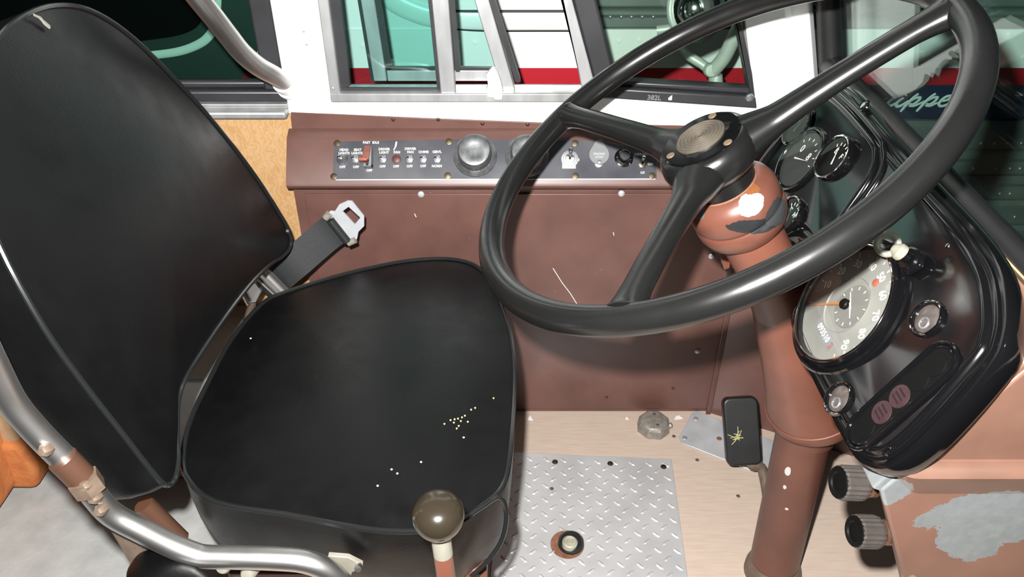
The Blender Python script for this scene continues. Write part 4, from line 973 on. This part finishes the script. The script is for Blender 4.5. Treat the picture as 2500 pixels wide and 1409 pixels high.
# fluted siding above the white band (front half) and below the navy stripe
def flute(z0, z1, x0, x1, d=.012):
    V = []; Fc = []; k = 6
    pr = [(YBUS+.02,z0),(YBUS,z0+.002),(YBUS-d*.3,z0+(z1-z0)*.12),(YBUS-d*.3,z0+(z1-z0)*.55),(YBUS-d,z0+(z1-z0)*.72),(YBUS-d,z0+(z1-z0)*.86),(YBUS,z1-.002),(YBUS+.02,z1)]
    n = len(pr)
    V = [Vector((x0,y,z)) for y,z in pr]+[Vector((x1,y,z)) for y,z in pr]
    return V, [list(range(n)), list(range(n,2*n))[::-1]]+[[i,(i+1)%n,(i+1)%n+n,i+n] for i in range(n)]
for i in range(9):
    z0 = zm+.001+i*.042; mk('siding_flute', flute(z0, z0+.0415, xb_(1438), 3.2, .006), M['busrib'], bus, smooth=30)
zs = [zb(y) for y in (292,366,427,487,548,612,680,752,830)]
for i in range(len(zs)-1):
    mk('siding_flute', flute(zs[i+1], zs[i]-.001, -.9, 3.2, .009), M['busrib'], bus, smooth=30)
for i in range(4):
    z1 = zs[-1]-i*.075; mk('siding_flute', flute(z1-.074, z1, -.9, 3.2, .009), M['busrib'], bus, smooth=30)
mk('skirt', box((-.9,YBUS,-.75),(3.2,YBUS+.05,zs[-1]-.3)), M['busrib'], bus)
riv = local_mesh('rivet', lathe([(.0046,0),(.004,.002),(.002,.0034),(0,.0038)],10), M['rivet'])
C7 = lambda x,y: (1980+x/2.429, 80+y/2.429)
for x,y in ((1200,573),(1165,655),(1247,655),(1131,733),(963,806),(1098,806),(1180,806),(1240,806),(933,884),(1072,884),(1214,880),(1041,953),(1120,955),(1180,955),(1148,1021),(1118,1093),(1208,1093),(1219,1225),(1000,1021),(1060,733),(1010,655),(1090,655)):
    X,Y = C7(x,y); p = onY(X,Y,YBUS-.004); inst('rivet', riv, axis_frame(p,(0,-1,0)), bus)
rivw = local_mesh('rivet', lathe([(.0055,0),(.005,.0015),(0,.0028)],12), M['buswhite'])
for x,y in ((2245,143),(2280,142),(2320,142),(2455,140),(2500,140),(2420,140),(2465,85),(845,112),(884,112),(1122,105),(1160,105),(1125,155),(1512,100),(1562,98)):
    inst('rivet', rivw, axis_frame(onY(x,y,YBUS),(0,-1,0)), bus)
for x,y in ((1517,41),(1542,41),(1568,41),(1490,41),(1595,41)):
    inst('rivet', riv, axis_frame(onY(x,y,YBUS-.002),(0,-1,0)), bus)
# brush-script lettering on the navy stripe
S7 = lambda x,y: onY(2130+x/10.87, 210+y/10.87, YBUS-.003)
strokes = [([(250,395),(330,345),(410,318)],.0026),([(615,295),(520,350),(430,430),(400,490),(440,535),(530,505),(640,450)],.0034),([(835,315),(740,370),(650,450),(630,510),(680,545),(790,505),(960,395)],.0034),([(870,260),(910,225)],.0036),
 ([(1225,205),(1090,310),(960,440),(840,570),(745,685)],.0034),([(1030,395),(1150,325),(1265,305),(1250,360),(1160,440),(1060,490),(980,470)],.0030),([(960,525),(1080,535),(1230,480),(1400,395)],.0026),
 ([(1680,200),(1540,300),(1400,430),(1270,570),(1165,680)],.0034),([(1480,385),(1610,315),(1725,298),(1700,360),(1610,440),(1510,490),(1430,470)],.0030),([(1400,520),(1530,530),(1660,475),(1760,440)],.0026),
 ([(1850,405),(1990,370),(2090,300),(2060,262),(1940,295),(1820,390),(1765,480),(1800,532),(1900,525),(2060,450),(2120,420)],.0032)]
for st,wd in strokes:
    P_ = catmull([S7(x,y) for x,y in st],4); k = len(P_)
    mk('script_letter', tube(P_, [wd*(.75+.25*math.sin(math.pi*i/(k-1))) for i in range(k)], 8, flat=((0,1,0),.3)), M['buslight'], bus)
# dark rounded window panel at the rear part of the bus
dk = [onY(x,y,YBUS-.006) for x,y in ((645,-140),(652,-40),(642,60),(628,125),(606,172),(578,206),(540,240),(400,262),(100,262),(-900,262),(-900,-140))]
mk('dark_panel', prism(dk, (0,.03,0)), M['busdark'], bus, smooth=20)
tr = catmull([onY(x,y,YBUS-.009) for x,y in ((-600,150),(100,148),(300,140),(380,134),(440,125),(485,108),(510,88),(524,60),(530,0),(532,-120))],5)
mk('window_trim', tube(tr, .0085, 10, flat=((0,1,0),.4)), M['buswhite'], bus)
wn = catmull([onY(x,y,YBUS-.010) for x,y in ((-600,-140),(-600,108),(100,108),(300,102),(380,94),(440,84),(480,66),(495,40),(500,0),(502,-140))],3)
mk('window_pane', prism(wn, (0,-.004,0)), M['busblack'], bus, smooth=20)

om = thing('outside_mirror', 'round chrome exterior mirror on a bent arm outside the quarter window', 'mirror', onY(1740,212,1.36))
mb = onY(1745,205,1.36)
mk('mirror_foot', xf(axis_frame(onY(1745,214,1.36),(0,0,1)), lathe([(.030,-.012),(.030,-.004),(.024,.002),(.013,.010),(.010,.024),(0,.026)],28)), M['mirrorarm'], om)
mk('mirror_arm', tube(catmull([onY(1742,196,1.36), onY(1738,180,1.36), onY(1718,160,1.37), onY(1690,142,1.38), onY(1664,122,1.39), onY(1640,84,1.40)],5), .0085, 14), M['mirrorarm'], om)
mk('brace_arm', tube(catmull([onY(1738,176,1.36), onY(1768,140,1.35), onY(1790,95,1.345), onY(1812,50,1.34), onY(1850,-40,1.335)],5), [.0125]*21, 14), M['mirrorarm'], om)
mk('elbow_joint', xf(axis_frame(onY(1736,172,1.352),(0,-1,.2)), lathe([(.012,-.012),(.0125,.0),(.010,.004),(0,.005)],18)), M['mirrorarm'], om)
mc = onY(1700,20,1.41)
Fm = axis_frame(mc,(.35,-.85,.30))
hd = mk('mirror_head', xf(Fm, lathe([(.052,-.004),(.0505,.012),(.044,.026),(.030,.040),(.012,.047),(0,.048)],40)), M['chrome'], om)
mk('mirror_rim', xf(Fm, torus(.053,.006,44,10)), M['mirrorarm'], om)
mk('clamp_bolt', tube([onY(1604,74,1.41), onY(1640,70,1.405)], .0085, 12), M['mirrorarm'], om)
